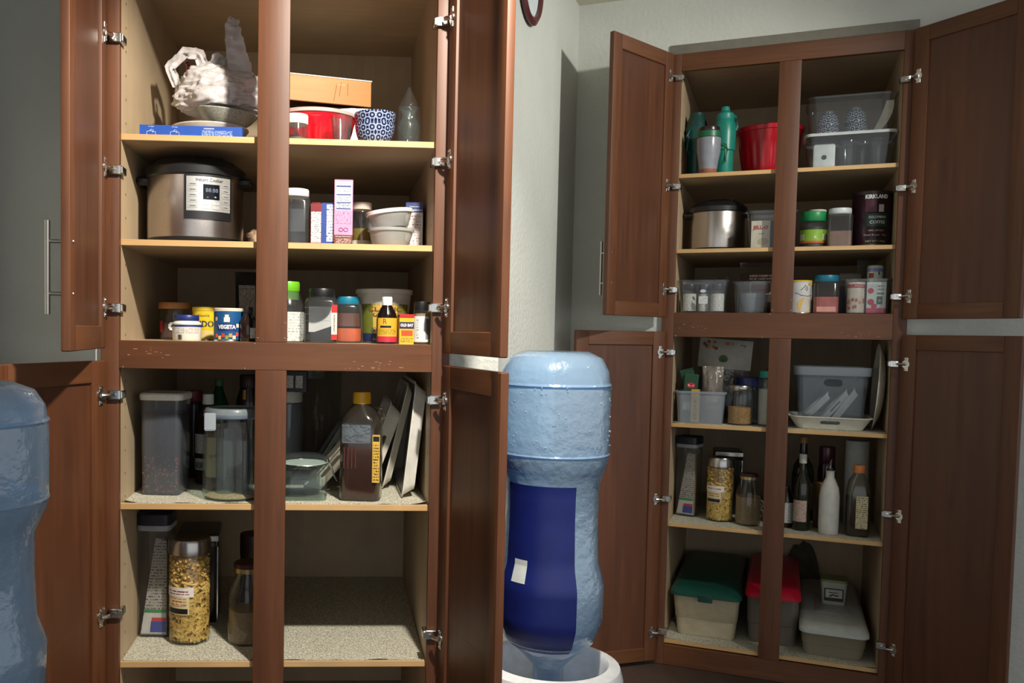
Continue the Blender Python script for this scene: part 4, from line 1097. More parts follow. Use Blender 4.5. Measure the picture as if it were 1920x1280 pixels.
TW = M((222, 216, 202), .4); TG = M((150, 152, 148), .45)
def base_fix(e, bay, sh):
    """rest the lowest point of a leaning thing on the shelf"""
    bpy.context.view_layer.update()
    zs = []
    for c in e.children:
        if c.type == 'MESH':
            m = bay.inv @ e.matrix_world @ c.matrix_local
            zs += [(m @ v.co).z for v in c.data.vertices]
    d = shelf_z(bay, sh) - min(zs)
    e.matrix_world = bay.mtx @ Matrix.Translation((0, 0, d)) @ bay.inv @ e.matrix_world
t1 = leantray(585, 655, 770, 858, .42, .21, .04, .28, R(-58), TG, 'serving_tray', 'grey slotted serving tray leaning furthest over behind the clip top jar'); base_fix(t1, BL, 's3')
t2 = leantray(600, 645, 806, 896, .215, .20, .04, .16, R(-50), TW, 'serving_tray', 'small cream slotted tray leaning between clip top jar and honey jug'); base_fix(t2, BL, 's3')
t5 = leantray(766, 795, 697, 922, .11, .335, .032, .50, R(-84), M((228, 226, 218), .35), 'serving_tray', 'tall white tray standing upright against the cabinet side', False); base_fix(t5, BL, 's3')
shift(t5, BL, (.08, 0, 0)); settle(t5, BL)
t4 = leantray(738, 775, 698, 905, .26, .33, .018, .36, R(-77), TW, 'serving_tray', 'plain cream tray leaning between the slotted tray and the tall white tray', False); base_fix(t4, BL, 's3')
press(t4, BL, [t5], (1, 0, 0), .15)
t3 = leantray(705, 752, 725, 905, .20, .285, .040, .38, R(-70), TW, 'serving_tray', 'cream slotted serving tray leaning against the honey jug'); base_fix(t3, BL, 's3')
press(t3, BL, [t4], (1, 0, 0), .15)
e, w_, h_ = item(BL, 's3', 690, 758, 715, 800, .80, 'frying_pan', 'black round pan standing on edge behind the cream trays', 'pan', dz=.16)
mb = MB().lathe([(w_ * .5, 0), (w_ * .62, .04), (w_ * .60, .04), (w_ * .48, .006), (0, .006)], 36); mb.xf(Matrix.Rotation(R(70), 4, 'Y') @ Matrix.Rotation(R(30), 4, 'X')); mb.build('pan_body', M((34, 30, 28), .35), e)
MB().tube([(0, 0, 0), (.03, -.10, -.02), (.04, -.16, -.03)], .009, 10).build('pan_handle', BLACK, e)
base_fix(e, BL, 's3')
e, w_, h_ = item(BL, 's3', 522, 618, 846, 934, .13, 'clip_top_jar', 'square clear glass jar with wire clip top, empty', 'jar')
r = w_ / 2
MB().loft([(0, w_ * .86, w_ * .86, .02), (.006, w_ * .9, w_ * .9, .022), (h_ * .42, w_ * .9, w_ * .9, .024), (h_ * .58, w_ * .84, w_ * .84, .5 * w_ * .7), (h_ * .66, w_ * .80, w_ * .80, .5 * w_ * .8)], 0, 6, True, False).build('glass_body', GLASSD, e)
MB().loft([(.008, w_ * .74, w_ * .74, .016), (h_ * .42, w_ * .74, w_ * .74, .016)], 0, 6, True, False).build('inner_glass', GLASS, e)
MB().lathe([(r * .80, h_ * .64), (r * .92, h_ * .66), (r * .92, h_ * .70), (r * .82, h_ * .71), (r * .82, h_ * .75), (r * .94, h_ * .77), (r * .94, h_ * .86), (r * .6, h_ * .92), (0, h_ * .90)], 44).build('glass_lid', GLASSD, e)
MB().lathe([(r * .84, h_ * .715), (r * .87, h_ * .73), (r * .84, h_ * .745)], 36).build('seal_ring', M((196, 206, 200), .4), e)
ring = [(r * .945 * math.cos(a), r * .945 * math.sin(a), h_ * .73) for a in [2 * PI * i / 32 for i in range(33)]]
mb = MB().tube(ring, .0014, 6)
mb.tube([(r * .93, -.012, h_ * .74), (r * 1.05, -.014, h_ * .62), (r * 1.18, -.016, h_ * .45), (r * 1.30, -.016, h_ * .36)], .0016, 6)
mb.tube([(r * .93, .012, h_ * .74), (r * 1.08, .012, h_ * .62), (r * 1.20, .0, h_ * .46), (r * 1.30, -.016, h_ * .36)], .0016, 6)
mb.build('wire_clip', CHROME, e)
for x in (-.9, .93):
    MB().lathe([(.004, -.007), (.004, .007), (0, .008)], 8, 0, (r * x, 0, h_ * .76)).build('clip_hinge', CHROME, e)
e, w_, h_ = item(BL, 's3', 637, 718, 748, 947, .115, 'honey_jug', 'large clear plastic honey jug with yellow cap, half full', 'jug', rz=R(-8))
JUG = CLEAR('jug_plastic', (226, 222, 214), .06, (150, 140, 126), .1, 1.3)
MB().loft([(0, w_ * .86, w_ * .80, .02), (.008, w_ * .94, w_ * .88, .026), (h_ * .60, w_ * .94, w_ * .88, .028), (h_ * .72, w_ * .92, w_ * .86, .03), (h_ * .80, w_ * .72, w_ * .70, .035), (h_ * .87, w_ * .46, w_ * .46, .23 * w_), (h_ * .90, w_ * .38, w_ * .38, .19 * w_)], 0, 6, True, False).build('jug_body', JUG, e)
MB().loft([(.004, w_ * .84, w_ * .78, .02), (.010, w_ * .91, w_ * .85, .024), (h_ * .50, w_ * .91, w_ * .85, .026)], 0, 6).build('honey', M((66, 26, 18), .15, 0, .1), e)
MB().lathe([(w_ * .20, h_ * .89), (w_ * .205, h_ * .90), (w_ * .205, h_ * .975), (w_ * .19, h_), (0, h_)], 60, 0, (0, 0, 0), lambda a, z: 1 + .012 * math.cos(30 * a)).build('cap', M((236, 176, 24), .4), e)
MB().tube([(w_ * .30, 0, h_ * .86), (w_ * .46, 0, h_ * .84), (w_ * .52, 0, h_ * .77), (w_ * .44, 0, h_ * .71)], .006, 8).build('jug_handle', JUG, e)
MB().rbox(-w_ * .40, w_ * .26, -w_ * .452, -w_ * .44, h_ * .54, h_ * .72, .004).build('embossed_panel', CLEAR('embossed_plastic', (190, 196, 200), .3, (140, 150, 158), .1, 1.6, .6), e)
for k in range(4):
    MB().rbox(-w_ * .36 + k * .011, -w_ * .36 + k * .011 + .004, -w_ * .456, -w_ * .44, h_ * .30, h_ * .50, .0015).build('grip_rib', M((84, 40, 28), .2), e)
lab = MB().box(w_ * .30, w_ * .47, -w_ * .4525, -w_ * .45, h_ * .18, h_ * .62).build('label', M((214, 174, 70), .5), e)
sticker(e, w_ * .315, w_ * .455, h_ * .56, h_ * .605, -w_ * .4526, BLACK, name='label_mark')
sticker(e, w_ * .315, w_ * .455, h_ * .20, h_ * .54, -w_ * .4526, PRINT('honey_print', (214, 174, 70), (84, 56, 24), 60, .48), name='fine_print')

# --- fifth shelf (lined), left
def spaghetti_canister(bay, e, w, h):
    d = w * 1.1
    MB().loft([(0, w * .90, d * .9, .012), (.004, w * .94, d * .94, .014), (h * .87, w, d, .016)], 0, 4, True, False).build('canister_body', PLAST, e)
    MB().loft([(h * .86, w * 1.0, d * 1.0, .016), (h * .87, w * 1.05, d * 1.05, .018), (h * .90, w * 1.05, d * 1.05, .018), (h * .91, w * 1.0, d * 1.0, .016)], 0, 4).build('lid_rim', M((150, 152, 156), .4), e)
    MB().loft([(h * .90, w * 1.03, d * 1.03, .018), (h * .99, w * 1.05, d * 1.05, .02), (h, w * .98, d * .98, .02)], 0, 4).build('lid', M((30, 32, 44), .4), e)
    pk = MB()
    V = [(-w * .40, -d * .44, .008), (w * .42, -d * .44, .008), (w * .40, -d * .38, h * .78), (w * .05, -d * .38, h * .80)]
    V += [(x, y + .03, z) for x, y, z in V]
    pk.add(V, [(0, 1, 2, 3), (7, 6, 5, 4), (1, 5, 6, 2), (4, 0, 3, 7), (3, 2, 6, 7), (4, 5, 1, 0)])
    p = pk.build('spaghetti_pack', PRINT('pasta_pack_print', (176, 170, 160), (84, 78, 76), 55, .5), e)
    def band(z0, z1, u0, u1, mat, nm):
        def pt(u, z):
            q = (z - .008) / (h * .78)
            xl = -w * .40 + (w * .45) * q; xr = w * .42 - .02 * w * q
            return (xl + (xr - xl) * u, -d * .44 + d * .06 * q - .0012, z)
        MB().add([pt(u0, z0), pt(u1, z0), pt(u1, z1), pt(u0, z1)], [(0, 1, 2, 3)]).build(nm, mat, p)
    band(.012, h * .21, .02, .98, M((206, 202, 196), .5), 'white_field')
    for a in (( .016, h * .13, .36, .97, M((44, 62, 150), .45), 'blue_field'), (h * .13, h * .16, .38, .97, M((196, 46, 56), .45), 'red_field'), (h * .20, h * .225, .02, .98, M((44, 140, 76), .45), 'green_stripe')):
        band(a[0], a[1], a[2], a[3], a[4], a[5])
    for q in p.children: q.location.y -= .0008 if q.name.startswith(('blue', 'red', 'green')) else 0
    MB().box(w * .25, w * .42, -d * .30, -d * .10, .01, h * .74).build('spaghetti', GRAIN('spaghetti_strands', (206, 160, 84), (170, 124, 60), 300), e)
e, w_, h_ = item(BL, 's4', 243, 303, 968, 1196, .27, 'pasta_canister', 'tall clear canister with black lid holding a spaghetti pack, beside empty liner', 'canister', rz=R(-3))
spaghetti_canister(BL, e, w_, h_)
def metal_tin(e, w, h, d):
    MB().loft([(0, w * .98, d * .98, .012), (.004, w, d, .014), (h * .88, w, d, .014)], 0, 4).build('tin_body', M((58, 54, 52), .25, .8), e)
    MB().loft([(h * .86, w * 1.01, d * 1.01, .014), (h * .87, w * 1.04, d * 1.03, .016), (h * .985, w * 1.04, d * 1.03, .016), (h, w * .98, d * .98, .014)], 0, 4).build('lid', M((70, 66, 64), .22, .9), e)
    for s in (-1, 1):
        MB().tube([(s * w * .485, -d * .49, 0.004), (s * w * .485, -d * .49, h * .86)], .004, 6).build('corner_edge', CHROME, e)
    MB().rbox(-w * .51, w * .51, -d * .53, -d * .515, h * .92, h * .985, .002).build('lid_edge', STEEL, e)
e, w_, h_ = item(BL, 's4', 338, 412, 1000, 1160, .46, 'metal_tin', 'tall dark metal tin with shiny edges behind the pasta jar with the bow ties', 'tin', rz=R(4))
metal_tin(e, w_, h_, .2)
def pasta_jar(e, w, h, seed):
    r = w / 2
    MB().lathe([(r * .92, 0), (r * .98, .004), (r, .012), (r, h * .86), (r * .96, h * .88)], 40).build('glass_body', GLASS, e)
    rnd = random.Random(seed)
    mb = MB()
    for k in range(420):
        z = max(.020, h * (.03 + .81 * rnd.random())); a = rnd.uniform(-2.0, 2.0); q = z / h
        rr = r * .90
        base = Matrix.Translation((rr * math.sin(a), -rr * math.cos(a), z)) @ Matrix.Rotation(a, 4, 'Z')
        n0 = len(mb.v)
        if q > .60:
            mb.tube([(0, -.003, 0), (0, .006, 0)], .0042, 7, 0, False); mb.xf(base @ Matrix.Rotation(rnd.uniform(-.9, .9), 4, 'X') @ Matrix.Rotation(rnd.uniform(-.9, .9), 4, 'Z'), n0)
        elif q > .48:
            mb.tube([(-.014, 0, 0), (.014, 0, 0)], .0045, 7, 0, False); mb.xf(base @ Matrix.Rotation(rnd.uniform(-.8, .8), 4, 'Y'), n0)
        else:
            s = .013
            V = [(-s, 0, -s * .7), (-s * .2, -.004, -s * .2), (s, 0, -s * .7), (s, 0, s * .7), (s * .2, -.004, s * .2), (-s, 0, s * .7), (-s * .9, -.002, 0), (s * .9, -.002, 0)]
            mb.add(V, [(0, 1, 4, 5), (1, 2, 3, 4), (0, 5, 6), (2, 7, 3)]); mb.xf(base @ Matrix.Rotation(rnd.uniform(-2, 2), 4, 'Y') @ Matrix.Rotation(rnd.uniform(-.4, .4), 4, 'X'), n0)
    mb.build('pasta', M((216, 176, 92), .6, 0, .12, 60), e, kind='stuff')
    MB().lathe([(r * .8, .006), (r * .86, .01), (r * .86, h * .84), (0, h * .84)], 28).build('pasta_core', GRAIN('pasta_fill', (206, 164, 84), (124, 88, 40), 110, .7, .008), e)
    MB().lathe([(r * 1.0, h * .855), (r * 1.03, h * .86), (r * 1.03, h * .975), (r * .97, h), (r * .5, h * .99), (0, h * .985)], 56).build('lid', M((176, 172, 166), .24, 1.0, .04), e)
    wraplabel(e, r, -62, 8, h * .30, h * .50, M((214, 196, 150), .5))
    wraplabel(e, r + .0006, -58, 4, h * .31, h * .36, BLACK, name='label_foot')
    wraplabel(e, r + .0005, -68, 20, h * .47, h * .56, M((228, 220, 212), .5), name='label_head')
    wraplabel(e, r + .0011, -56, 8, h * .495, h * .535, PRINT('maroon_script', (228, 220, 212), (120, 50, 60), 60, .42), name='fine_print')
    wraplabel(e, r + .0011, -54, 0, h * .385, h * .455, PRINT('brown_script', (214, 196, 150), (160, 86, 50), 55, .45), name='fine_print')
e, w_, h_ = item(BL, 's4', 317, 394, 1018, 1210, .20, 'pasta_jar', 'tall glass pasta jar with steel lid, bow ties at the bottom, beside empty liner', 'jar')
pasta_jar(e, w_, h_, 11)
def mason(e, w, h, fill, lidm=None, n=36):
    r = w / 2
    MB().lathe([(r * .88, 0), (r * .97, .004), (r, h * .06), (r, h * .58), (r * .9, h * .70), (r * .66, h * .82), (r * .64, h * .90)], n).build('glass_body', GLASS, e)
    MB().lathe([(r * .85, .004), (r * .94, .01), (r * .94, h * fill), (0, h * fill + .004)], n).build('grain', GRAIN('brown_grain', (168, 138, 100), (104, 80, 54), 420), e)
    MB().lathe([(r * .66, h * .88), (r * .70, h * .885), (r * .70, h * .95), (r * .66, h * .96)], n).build('ring_band', M((186, 170, 120), .3, .9), e)
    MB().lathe([(r * .70, h * .94), (r * .71, h * .95), (r * .71, h * .99), (r * .66, h), (0, h)], n).build('lid', lidm or M((66, 34, 28), .4), e)
e, w_, h_ = item(BL, 's4', 427, 503, 1062, 1210, .19, 'mason_jar', 'glass mason jar with brown lid, half full of grain, beside empty liner', 'jar')
mason(e, w_, h_, .42)
e, w_, h_ = item(BL, 's4', 450, 505, 1008, 1165, .42, 'dark_lid_jar', 'jar with dark lid behind the mason jar', 'jar')
jar(e, w_, h_, M((60, 44, 36), .3), M((44, 24, 22), .4), h_ * .26, 1.02, None, .9, .08)

# --- water cooler in front of each cabinet
BLUEP = CLEAR('blue_bottle', (188, 218, 242), .36, (186, 218, 244), .12, 1.4, .35)
WATER = CLEAR('water', (176, 210, 236), .16, (110, 160, 205), .05, 1.2)
def water_cooler(px_right, ytop, yshoulder, d, r, label_b, label_c, lab_angle, kz):
    wx = (px_right - CX) / F * d - r
    c3 = C3.transposed()
    v = c3 @ Vector((wx, d, -(yshoulder - 640 - SH) / F * d))
    zt = HC + v.z + r * .35 * kz
    x, y = v.x, v.y
    hb = r * 3.3 * kz
    z0 = zt - hb
    dsp = empty('water_cooler', Matrix.Translation((x, y, 0))); tag(dsp, label_c, 'water cooler')
    zc = z0 + r * .42 * kz
    MB().loft([(0, r * 2.35, r * 2.35, .05), (.02, r * 2.4, r * 2.4, .06), (z0, r * 2.4, r * 2.4, .08)], 0, 6).build('cabinet_body', M((226, 228, 230), .35), dsp)
    MB().lathe([(r * 1.15, z0 - .001), (r * 1.30, z0 + .006), (r * 1.36, zc - .03), (r * 1.3, zc), (r * 1.1, zc + .008), (r * 1.03, zc - .005), (r * 1.0, z0 + .01), (r * .9, z0 + .002), (0, z0 + .002)], 48).build('top_collar', M((232, 234, 236), .3), dsp)
    for sx, cc in ((-.4, (40, 70, 170)), (.4, (180, 40, 40))):
        MB().rbox(sx * r - .015, sx * r + .015, -r * 1.28, -r * 1.19, zc - .22, zc - .17, .005).build('tap', M(cc, .4), dsp)
    bt = empty('water_bottle', Matrix.Translation((x, y, z0))); tag(bt, label_b, 'bottle')
    pr = [(r * .26, r * .04), (r * .28, r * .40), (r * .50, r * .52), (r * .82, r * .66), (r * .96, r * .86), (r * .97, r * 1.20), (r * .86, r * 1.40), (r * .83, r * 1.80), (r * .84, r * 2.10), (r * .92, r * 2.22), (r * .985, r * 2.32), (r, r * 2.42), (r, r * 2.92), (r * .96, r * 3.12), (r * .84, r * 3.24), (r * .6, r * 3.30), (r * .35, r * 3.28), (0, r * 3.24)]
    pr = [(a, q * kz) for a, q in pr]
    MB().lathe(pr, 56).build('bottle_body', BLUEP, bt)
    MB().lathe([(max(.001, a - .006), b + .004) for a, b in pr[:11]] + [(r * .91, r * 2.24 * kz), (0, r * 2.24 * kz)], 48).build('water', WATER, bt)
    for z in (2.36, 2.98):
        MB().lathe([(r * .99, r * z * kz), (r * 1.012, r * (z + .02) * kz), (r * .99, r * (z + .04) * kz)], 56).build('moulded_ring', BLUEP, bt)
    def on_body(z):
        for (ra, za), (rb, zb) in zip(pr, pr[1:]):
            if za <= z <= zb: return ra + (rb - ra) * (z - za) / max(zb - za, 1e-6)
        return r
    def body_label(a0, a1, z0_, z1_, mat, nm, off):
        V = []; nz, na = 26, 16
        for j in range(nz + 1):
            z = z0_ + (z1_ - z0_) * j / nz
            for i in range(na + 1):
                a = R(a0 + (a1 - a0) * i / na); q = on_body(z) + off
                V.append((q * math.sin(a), -q * math.cos(a), z))
        MB().add(V, [(j * (na + 1) + i, j * (na + 1) + i + 1, (j + 1) * (na + 1) + i + 1, (j + 1) * (na + 1) + i) for j in range(nz) for i in range(na)]).build(nm, mat, bt)
    body_label(lab_angle - 60, lab_angle + 30, r * .62 * kz, r * 2.12 * kz, M((18, 30, 96), .4), 'blue_label', .002)
    body_label(lab_angle - 44, lab_angle - 26, r * 1.25 * kz, r * 1.45 * kz, M((200, 206, 206), .5), 'label_mark', .003)
    rnd = random.Random(2); mb = MB()
    for k in range(60):
        a = rnd.uniform(-1.4, 1.4); z = rnd.uniform(2.45, 3.0) * r * kz; s = rnd.uniform(.0012, .0028)
        n0 = len(mb.v); mb.lathe([(0, -s), (s, 0), (0, s)], 6); mb.xf(Matrix.Translation((r * 1.002 * math.sin(a), -r * 1.002 * math.cos(a), z)), n0)
    mb.build('droplets', CLEAR('droplet', (225, 240, 250), .3), bt, kind='stuff')
water_cooler(82, 700, 800, 1.55, .145, 'big blue water bottle upside down near the cabinet with the honey jug', 'white water cooler near the cabinet with the honey jug', 10, 1.5)
water_cooler(1143, 660, 730, 2.32, .140, 'big blue water bottle upside down by the white wall', 'white water cooler by the white wall', -12, 2.0)

# ================================================================== things in the cabinet with the storage bins
def add_things(): pass
# --- top shelf, left
TEAL = M((26, 128, 112), .35); DTEAL = M((18, 72, 68), .35); GRN = M((24, 96, 66), .4)
def loop_handle(e, r, z0, z1, s, mat, out=.03):
    MB().tube([(s * r * .95, 0, z1), (s * (r + out * .8), 0, z1 - .006), (s * (r + out), 0, (z0 + z1) / 2 + .02), (s * (r + out * .8), 0, z0 + .012), (s * r * .95, 0, z0)], .0075, 10).build('handle', mat, e)
e, w_, h_ = item(BR, 's1', 1275, 1318, 190, 315, .22, 'tumbler', 'tall dark teal tumbler with side handle at the cabinet wall', 'tumbler', rz=R(62))
r = w_ / 2
MB().lathe([(r * .74, 0), (r * .78, .004), (r * .80, h_ * .42), (r, h_ * .58), (r, h_ * .76), (r * .92, h_ * .8)], 32).build('tumbler_body', DTEAL, e)
MB().lathe([(r * .90, h_ * .79), (r * .93, h_ * .80), (r * .80, h_ * .90), (r * .66, h_ * .95), (r * .64, h_), (0, h_)], 32).build('lid', M((20, 62, 58), .4), e)
loop_handle(e, r, h_ * .38, h_ * .74, -1, DTEAL, .02)
e, w_, h_ = item(BR, 's1', 1338, 1380, 185, 316, .16, 'water_flask', 'tall bright teal flask with loop on the lid behind the grey travel mug', 'flask')
r = w_ / 2
MB().lathe([(r * .80, 0), (r * .84, .004), (r * .84, h_ * .36), (r * .97, h_ * .38), (r, h_ * .60), (r * .98, h_ * .74), (r * .80, h_ * .82)], 32).build('flask_body', TEAL, e)
MB().lathe([(r * .80, h_ * .81), (r * .84, h_ * .82), (r * .78, h_ * .90), (r * .42, h_ * .94), (r * .36, h_), (0, h_)], 28).build('lid', M((30, 134, 122), .4), e)
MB().tube([(r * .5, 0, h_ * .90), (r * 1.0, 0, h_ * .84), (r * 1.12, 0, h_ * .72), (r * .95, 0, h_ * .66)], .005, 8).build('carry_loop', TEAL, e)
e, w_, h_ = item(BR, 's1', 1306, 1352, 228, 315, .065, 'travel_mug', 'grey travel mug with dark green lid and handle', 'mug')
r = w_ / 2
MB().lathe([(r * .66, 0), (r * .70, .003), (r * .74, h_ * .10)], 32).build('base_ring', M((150, 92, 70), .35), e)
MB().lathe([(r * .74, h_ * .10), (r * .80, h_ * .22), (r * .98, h_ * .50), (r, h_ * .74), (r * .98, h_ * .78)], 32).build('mug_body', M((136, 138, 146), .22), e)
MB().lathe([(r * 1.0, h_ * .77), (r * 1.04, h_ * .78), (r * 1.02, h_ * .90), (r * .9, h_ * .92)], 32).build('lid_band', GRN, e)
MB().lathe([(r * .90, h_ * .91), (r * .92, h_ * .93), (r * .88, h_), (0, h_)], 32).build('lid', M((50, 28, 30), .25), e)
loop_handle(e, r, h_ * .22, h_ * .64, 1, GRN, .022)
e, w_, h_ = item(BR, 's1', 1382, 1506, 223, 318, .30, 'fluted_bowl', 'red fluted bowl beside the teal flask', 'bowl')
fluted(e, w_, h_, M((188, 18, 34), .25, 0, .05), M((200, 30, 48), .25), .74)
# --- top shelf, right: two clear boxes
e, w_, h_ = item(BR, 's1', 1510, 1684, 254, 319, .20, 'storage_box', 'clear plastic box with pale rim holding glasses and a white cube', 'box')
bd = .28
openbin(e, w_, bd, h_, PLAST, .88, .012, .03, rimmat=M((206, 212, 214), .4)); box1 = (e['_x'], w_, h_)
def inside(name, label, cat, group, x, y, z, bay=BR, rz=0):
    o = empty(name, place(bay, x, y, z, rz)); tag(o, label, cat, group); return o
z1 = BR.h['s1'] + .003
o = inside('white_cube', 'white cube box with round dark logo in the clear storage box', 'box', None, box1[0] - w_ * .30, .12, z1)
MB().rbox(-.042, .042, -.03, .04, 0, h_ * .70, .006).build('cube_body', M((214, 222, 220), .4), o)
mb = MB().lathe([(.010, 0), (.010, .0012), (0, .0012)], 24); mb.xf(Matrix.Translation((0, -.03, h_ * .32)) @ Matrix.Rotation(PI / 2, 4, 'X')); mb.build('logo', M((52, 66, 70), .4), o)
for k, (fx, yy) in enumerate(((-.04, .14), (.12, .21), (.27, .14))):
    o = inside('drinking_glass', ('clear drinking glass beside the white cube in the clear box', 'clear drinking glass set back before the dark red napkin', 'clear drinking glass under the white paper strip')[k], 'glass', 'glasses in the clear storage box', box1[0] + fx * w_, yy, z1)
    MB().lathe([(.028, 0), (.030, .004), (.038, h_ * .55), (.036, h_ * .82), (.034, h_ * .82), (.034, h_ * .5), (.026, .008), (0, .008)], 28).build('glass_body', GLASSD, o)
o = inside('folded_napkin', 'folded dark red napkin in the clear storage box', 'napkin', None, box1[0] + w_ * .12, .280, z1)
MB().rbox(-.09, .09, -.020, .020, 0, .035, .008).build('napkin_body', M((110, 44, 52), .8), o)
zt1 = BR.h['s1'] + box1[2]
e, w_, h_ = item(BR, 's1', 1512, 1682, 184, 254, .24, 'storage_box', 'clear plastic box of blue bowls stacked on the one with pale rim', 'box', None, dz=box1[2] + .001)
openbin(e, w_, .30, h_, PLAST, .90, .010, .03); box2 = (e['_x'], w_, h_)
MB().loft([(0.001, w_ * .98, .29, .03), (.004, w_ * .98, .29, .03)], 0, 5).build('base_lip', PLAST, e)
BW2 = WAVES('blue_lattice_glaze', (24, 32, 50), (170, 178, 190), 8, 24)
zb = zt1 + .006
for k, (fx, fz, yy, nm) in enumerate(((-.26, 0, .175, 'lower bowl of the pair away from the paper strip'), (-.26, .34, .175, 'upper bowl of the pair away from the paper strip'), (.05, 0, .175, 'lower bowl of the pair beside the paper strip'), (.04, .36, .178, 'upper bowl of the pair beside the paper strip'))):
    o = inside('rice_bowl', 'blue lattice ' + nm, 'bowl', 'bowls in the upper clear box', box2[0] + fx * w_, yy, zb + fz * h_ + h_ * .42)
    mb = MB().lathe(bowl_prof(w_ * (.135 - .01 * (fz > 0)), h_ * .42, .42, .004, .01), 36); mb.xf(Matrix.Rotation(PI, 4, 'X')); mb.build('bowl_body', BW2, o)
    mb = MB().lathe([(w_ * .055, 0), (w_ * .06, .008), (w_ * .05, .008)], 28); mb.xf(Matrix.Rotation(PI, 4, 'X')); mb.build('foot', BW2, o)
    if k % 2: press(o, BR, [prev], (0, 0, -1), .05, .001)
    prev = o
o = inside('paper_strip', 'bent white paper strip standing in the upper clear box', 'paper', None, box2[0] + w_ * .31, .15, zb)
V = []
for k in range(9):
    q = k / 8
    for u in (0, 1): V.append((-.012 + .03 * q + (.026 + .012 * math.sin(q * 3)) * u - .02 * (1 - q) ** 2, .01 * math.sin(q * 2), q * h_ * .82))
n = len(V); V += [(x, y + .001, z) for x, y, z in V]
MB().add(V, [(2 * k, 2 * k + 1, 2 * k + 3, 2 * k + 2) for k in range(8)] + [(n + 2 * k, n + 2 * k + 2, n + 2 * k + 3, n + 2 * k + 1) for k in range(8)]).build('strip_body', M((224, 218, 200), .6), o)

# --- second shelf, left
e, w_, h_ = item(BR, 's2', 1291, 1402, 360, 462, .26, 'pressure_cooker', 'stainless pressure cooker turned away, with black lid, beside the gelatin carton', 'cooker')
cooker(e, w_ * .95, h_ * .98, None)
e, w_, h_ = item(BR, 's2', 1398, 1496, 399, 468, .11, 'clear_bin', 'clear open bin of gelatin cartons beside the turned away pressure cooker', 'bin')
openbin(e, w_, .18, h_, PLAST, .86, .012, .02); bx = e['_x']
o = inside('gelatin_carton', 'cream carton reading JELL-O at the front of the clear bin', 'carton', None, bx - w_ * .20, .066, BR.h['s2'] + .003)
cw, ch = w_ * .36, h_ * .72
carton(o, cw, .03, ch, M((214, 204, 180), .5), None, None, False)
text(o, 'JELL-O', .02, (0, -.015, ch * .74), M((178, 34, 44), .5), width=cw * .82, bold=.0012)
sticker(o, -cw * .1, cw * .2, ch * .50, ch * .53, -.015, M((120, 110, 90), .5), name='fine_print')
mb = MB().lathe([(cw * .3, 0), (cw * .3, .0008), (0, .0008)], 28); mb.xf(Matrix.Translation((cw * .14, -.015, ch * .22)) @ Matrix.Scale(.7, 4, (0, 0, 1)) @ Matrix.Rotation(PI / 2, 4, 'X')); mb.build('pudding_picture', M((186, 168, 130), .5), o)
o = inside('gelatin_carton', 'dark carton behind the cream one in the clear bin', 'carton', None, bx + w_ * .12, .12, BR.h['s2'] + .003)
carton(o, w_ * .4, .05, h_ * .74, M((96, 70, 78), .5), None, None, False)
# --- second shelf, right
e, w_, h_ = item(BR, 's2', 1500, 1550, 397, 465, .13, 'pesto_jar', 'glass jar with green lid and bright green label', 'jar')
jar(e, w_, h_, GLASSD, M((28, 140, 76), .4), h_ * .26, .98, (M((62, 60, 42), .5, 0, .2), .72), .90, .12, ribs=1)
wraplabel(e, w_ / 2, -80, 80, h_ * .13, h_ * .50, M((132, 176, 52), .5))
wraplabel(e, w_ / 2 + .0006, -75, 75, h_ * .13, h_ * .19, M((190, 88, 50), .5), name='band')
wraplabel(e, w_ / 2 + .0007, -70, -40, h_ * .22, h_ * .38, M((206, 206, 180), .5), name='picture')
wraplabel(e, w_ / 2 + .0007, 42, 72, h_ * .22, h_ * .38, M((206, 206, 180), .5), name='picture')
text(e, 'R', .018, (0, 0, h_ * .28), WHITE, wrap=w_ / 2 + .001, a0=.15)
hj = h_
e2 = inside('round_lid', 'pale round lid lying on the green lidded jar', 'lid', None, e['_x'] + w_ * .14, .15, BR.h['s2'] + hj)
MB().lathe([(w_ * .33, 0), (w_ * .34, .002), (w_ * .34, .010), (w_ * .31, .012), (0, .012)], 32).build('lid_body', M((206, 198, 180), .5), e2)
e, w_, h_ = item(BR, 's2', 1551, 1598, 393, 466, .11, 'cocoa_jar', 'square clear jar with white lid half full of brown powder', 'jar')
jar(e, w_, h_, PLAST, M((214, 222, 222), .4), h_ * .15, .92, (M((146, 116, 104), .8, 0, .1), .46), .88, .08, square=.16)
e, w_, h_ = item(BR, 's2', 1605, 1680, 362, 468, .20, 'coffee_can', 'large dark coffee can with green panel reading KIRKLAND', 'can')
r = w_ / 2
MB().lathe([(r * .97, .006), (r, .008), (r, h_ * .93), (r * .98, h_ * .94)], 48).build('can_body', M((44, 22, 34), .3, .2), e)
MB().lathe([(r * .99, 0), (r * 1.01, .001), (r * 1.01, .012), (r * .99, .014)], 48).build('bottom_rim', M((200, 186, 140), .3, .9), e)
MB().lathe([(r * .99, h_ * .925), (r * 1.025, h_ * .93), (r * 1.025, h_ * .985), (r * .97, h_), (0, h_ * .99)], 48).build('lid', M((40, 34, 36), .35), e)
a0 = .18
text(e, 'KIRKLAND', .022, (0, 0, h_ * .885), WHITE, wrap=r + .0008, a0=a0, width=w_ * .60, bold=.0012)
wraplabel(e, r, -18, 46, h_ * .37, h_ * .60, M((20, 54, 46), .4), name='green_panel')
text(e, 'COLOMBIAN', .014, (0, 0, h_ * .53), WHITE, wrap=r + .0012, a0=a0 + .06, width=w_ * .44)
text(e, 'COFFEE', .018, (0, 0, h_ * .44), WHITE, wrap=r + .0012, a0=a0 + .06, width=w_ * .40)
text(e, 'Dark Roast · Fine', .010, (0, 0, h_ * .22), M((206, 190, 160), .5), wrap=r + .0012, a0=a0, width=w_ * .60)
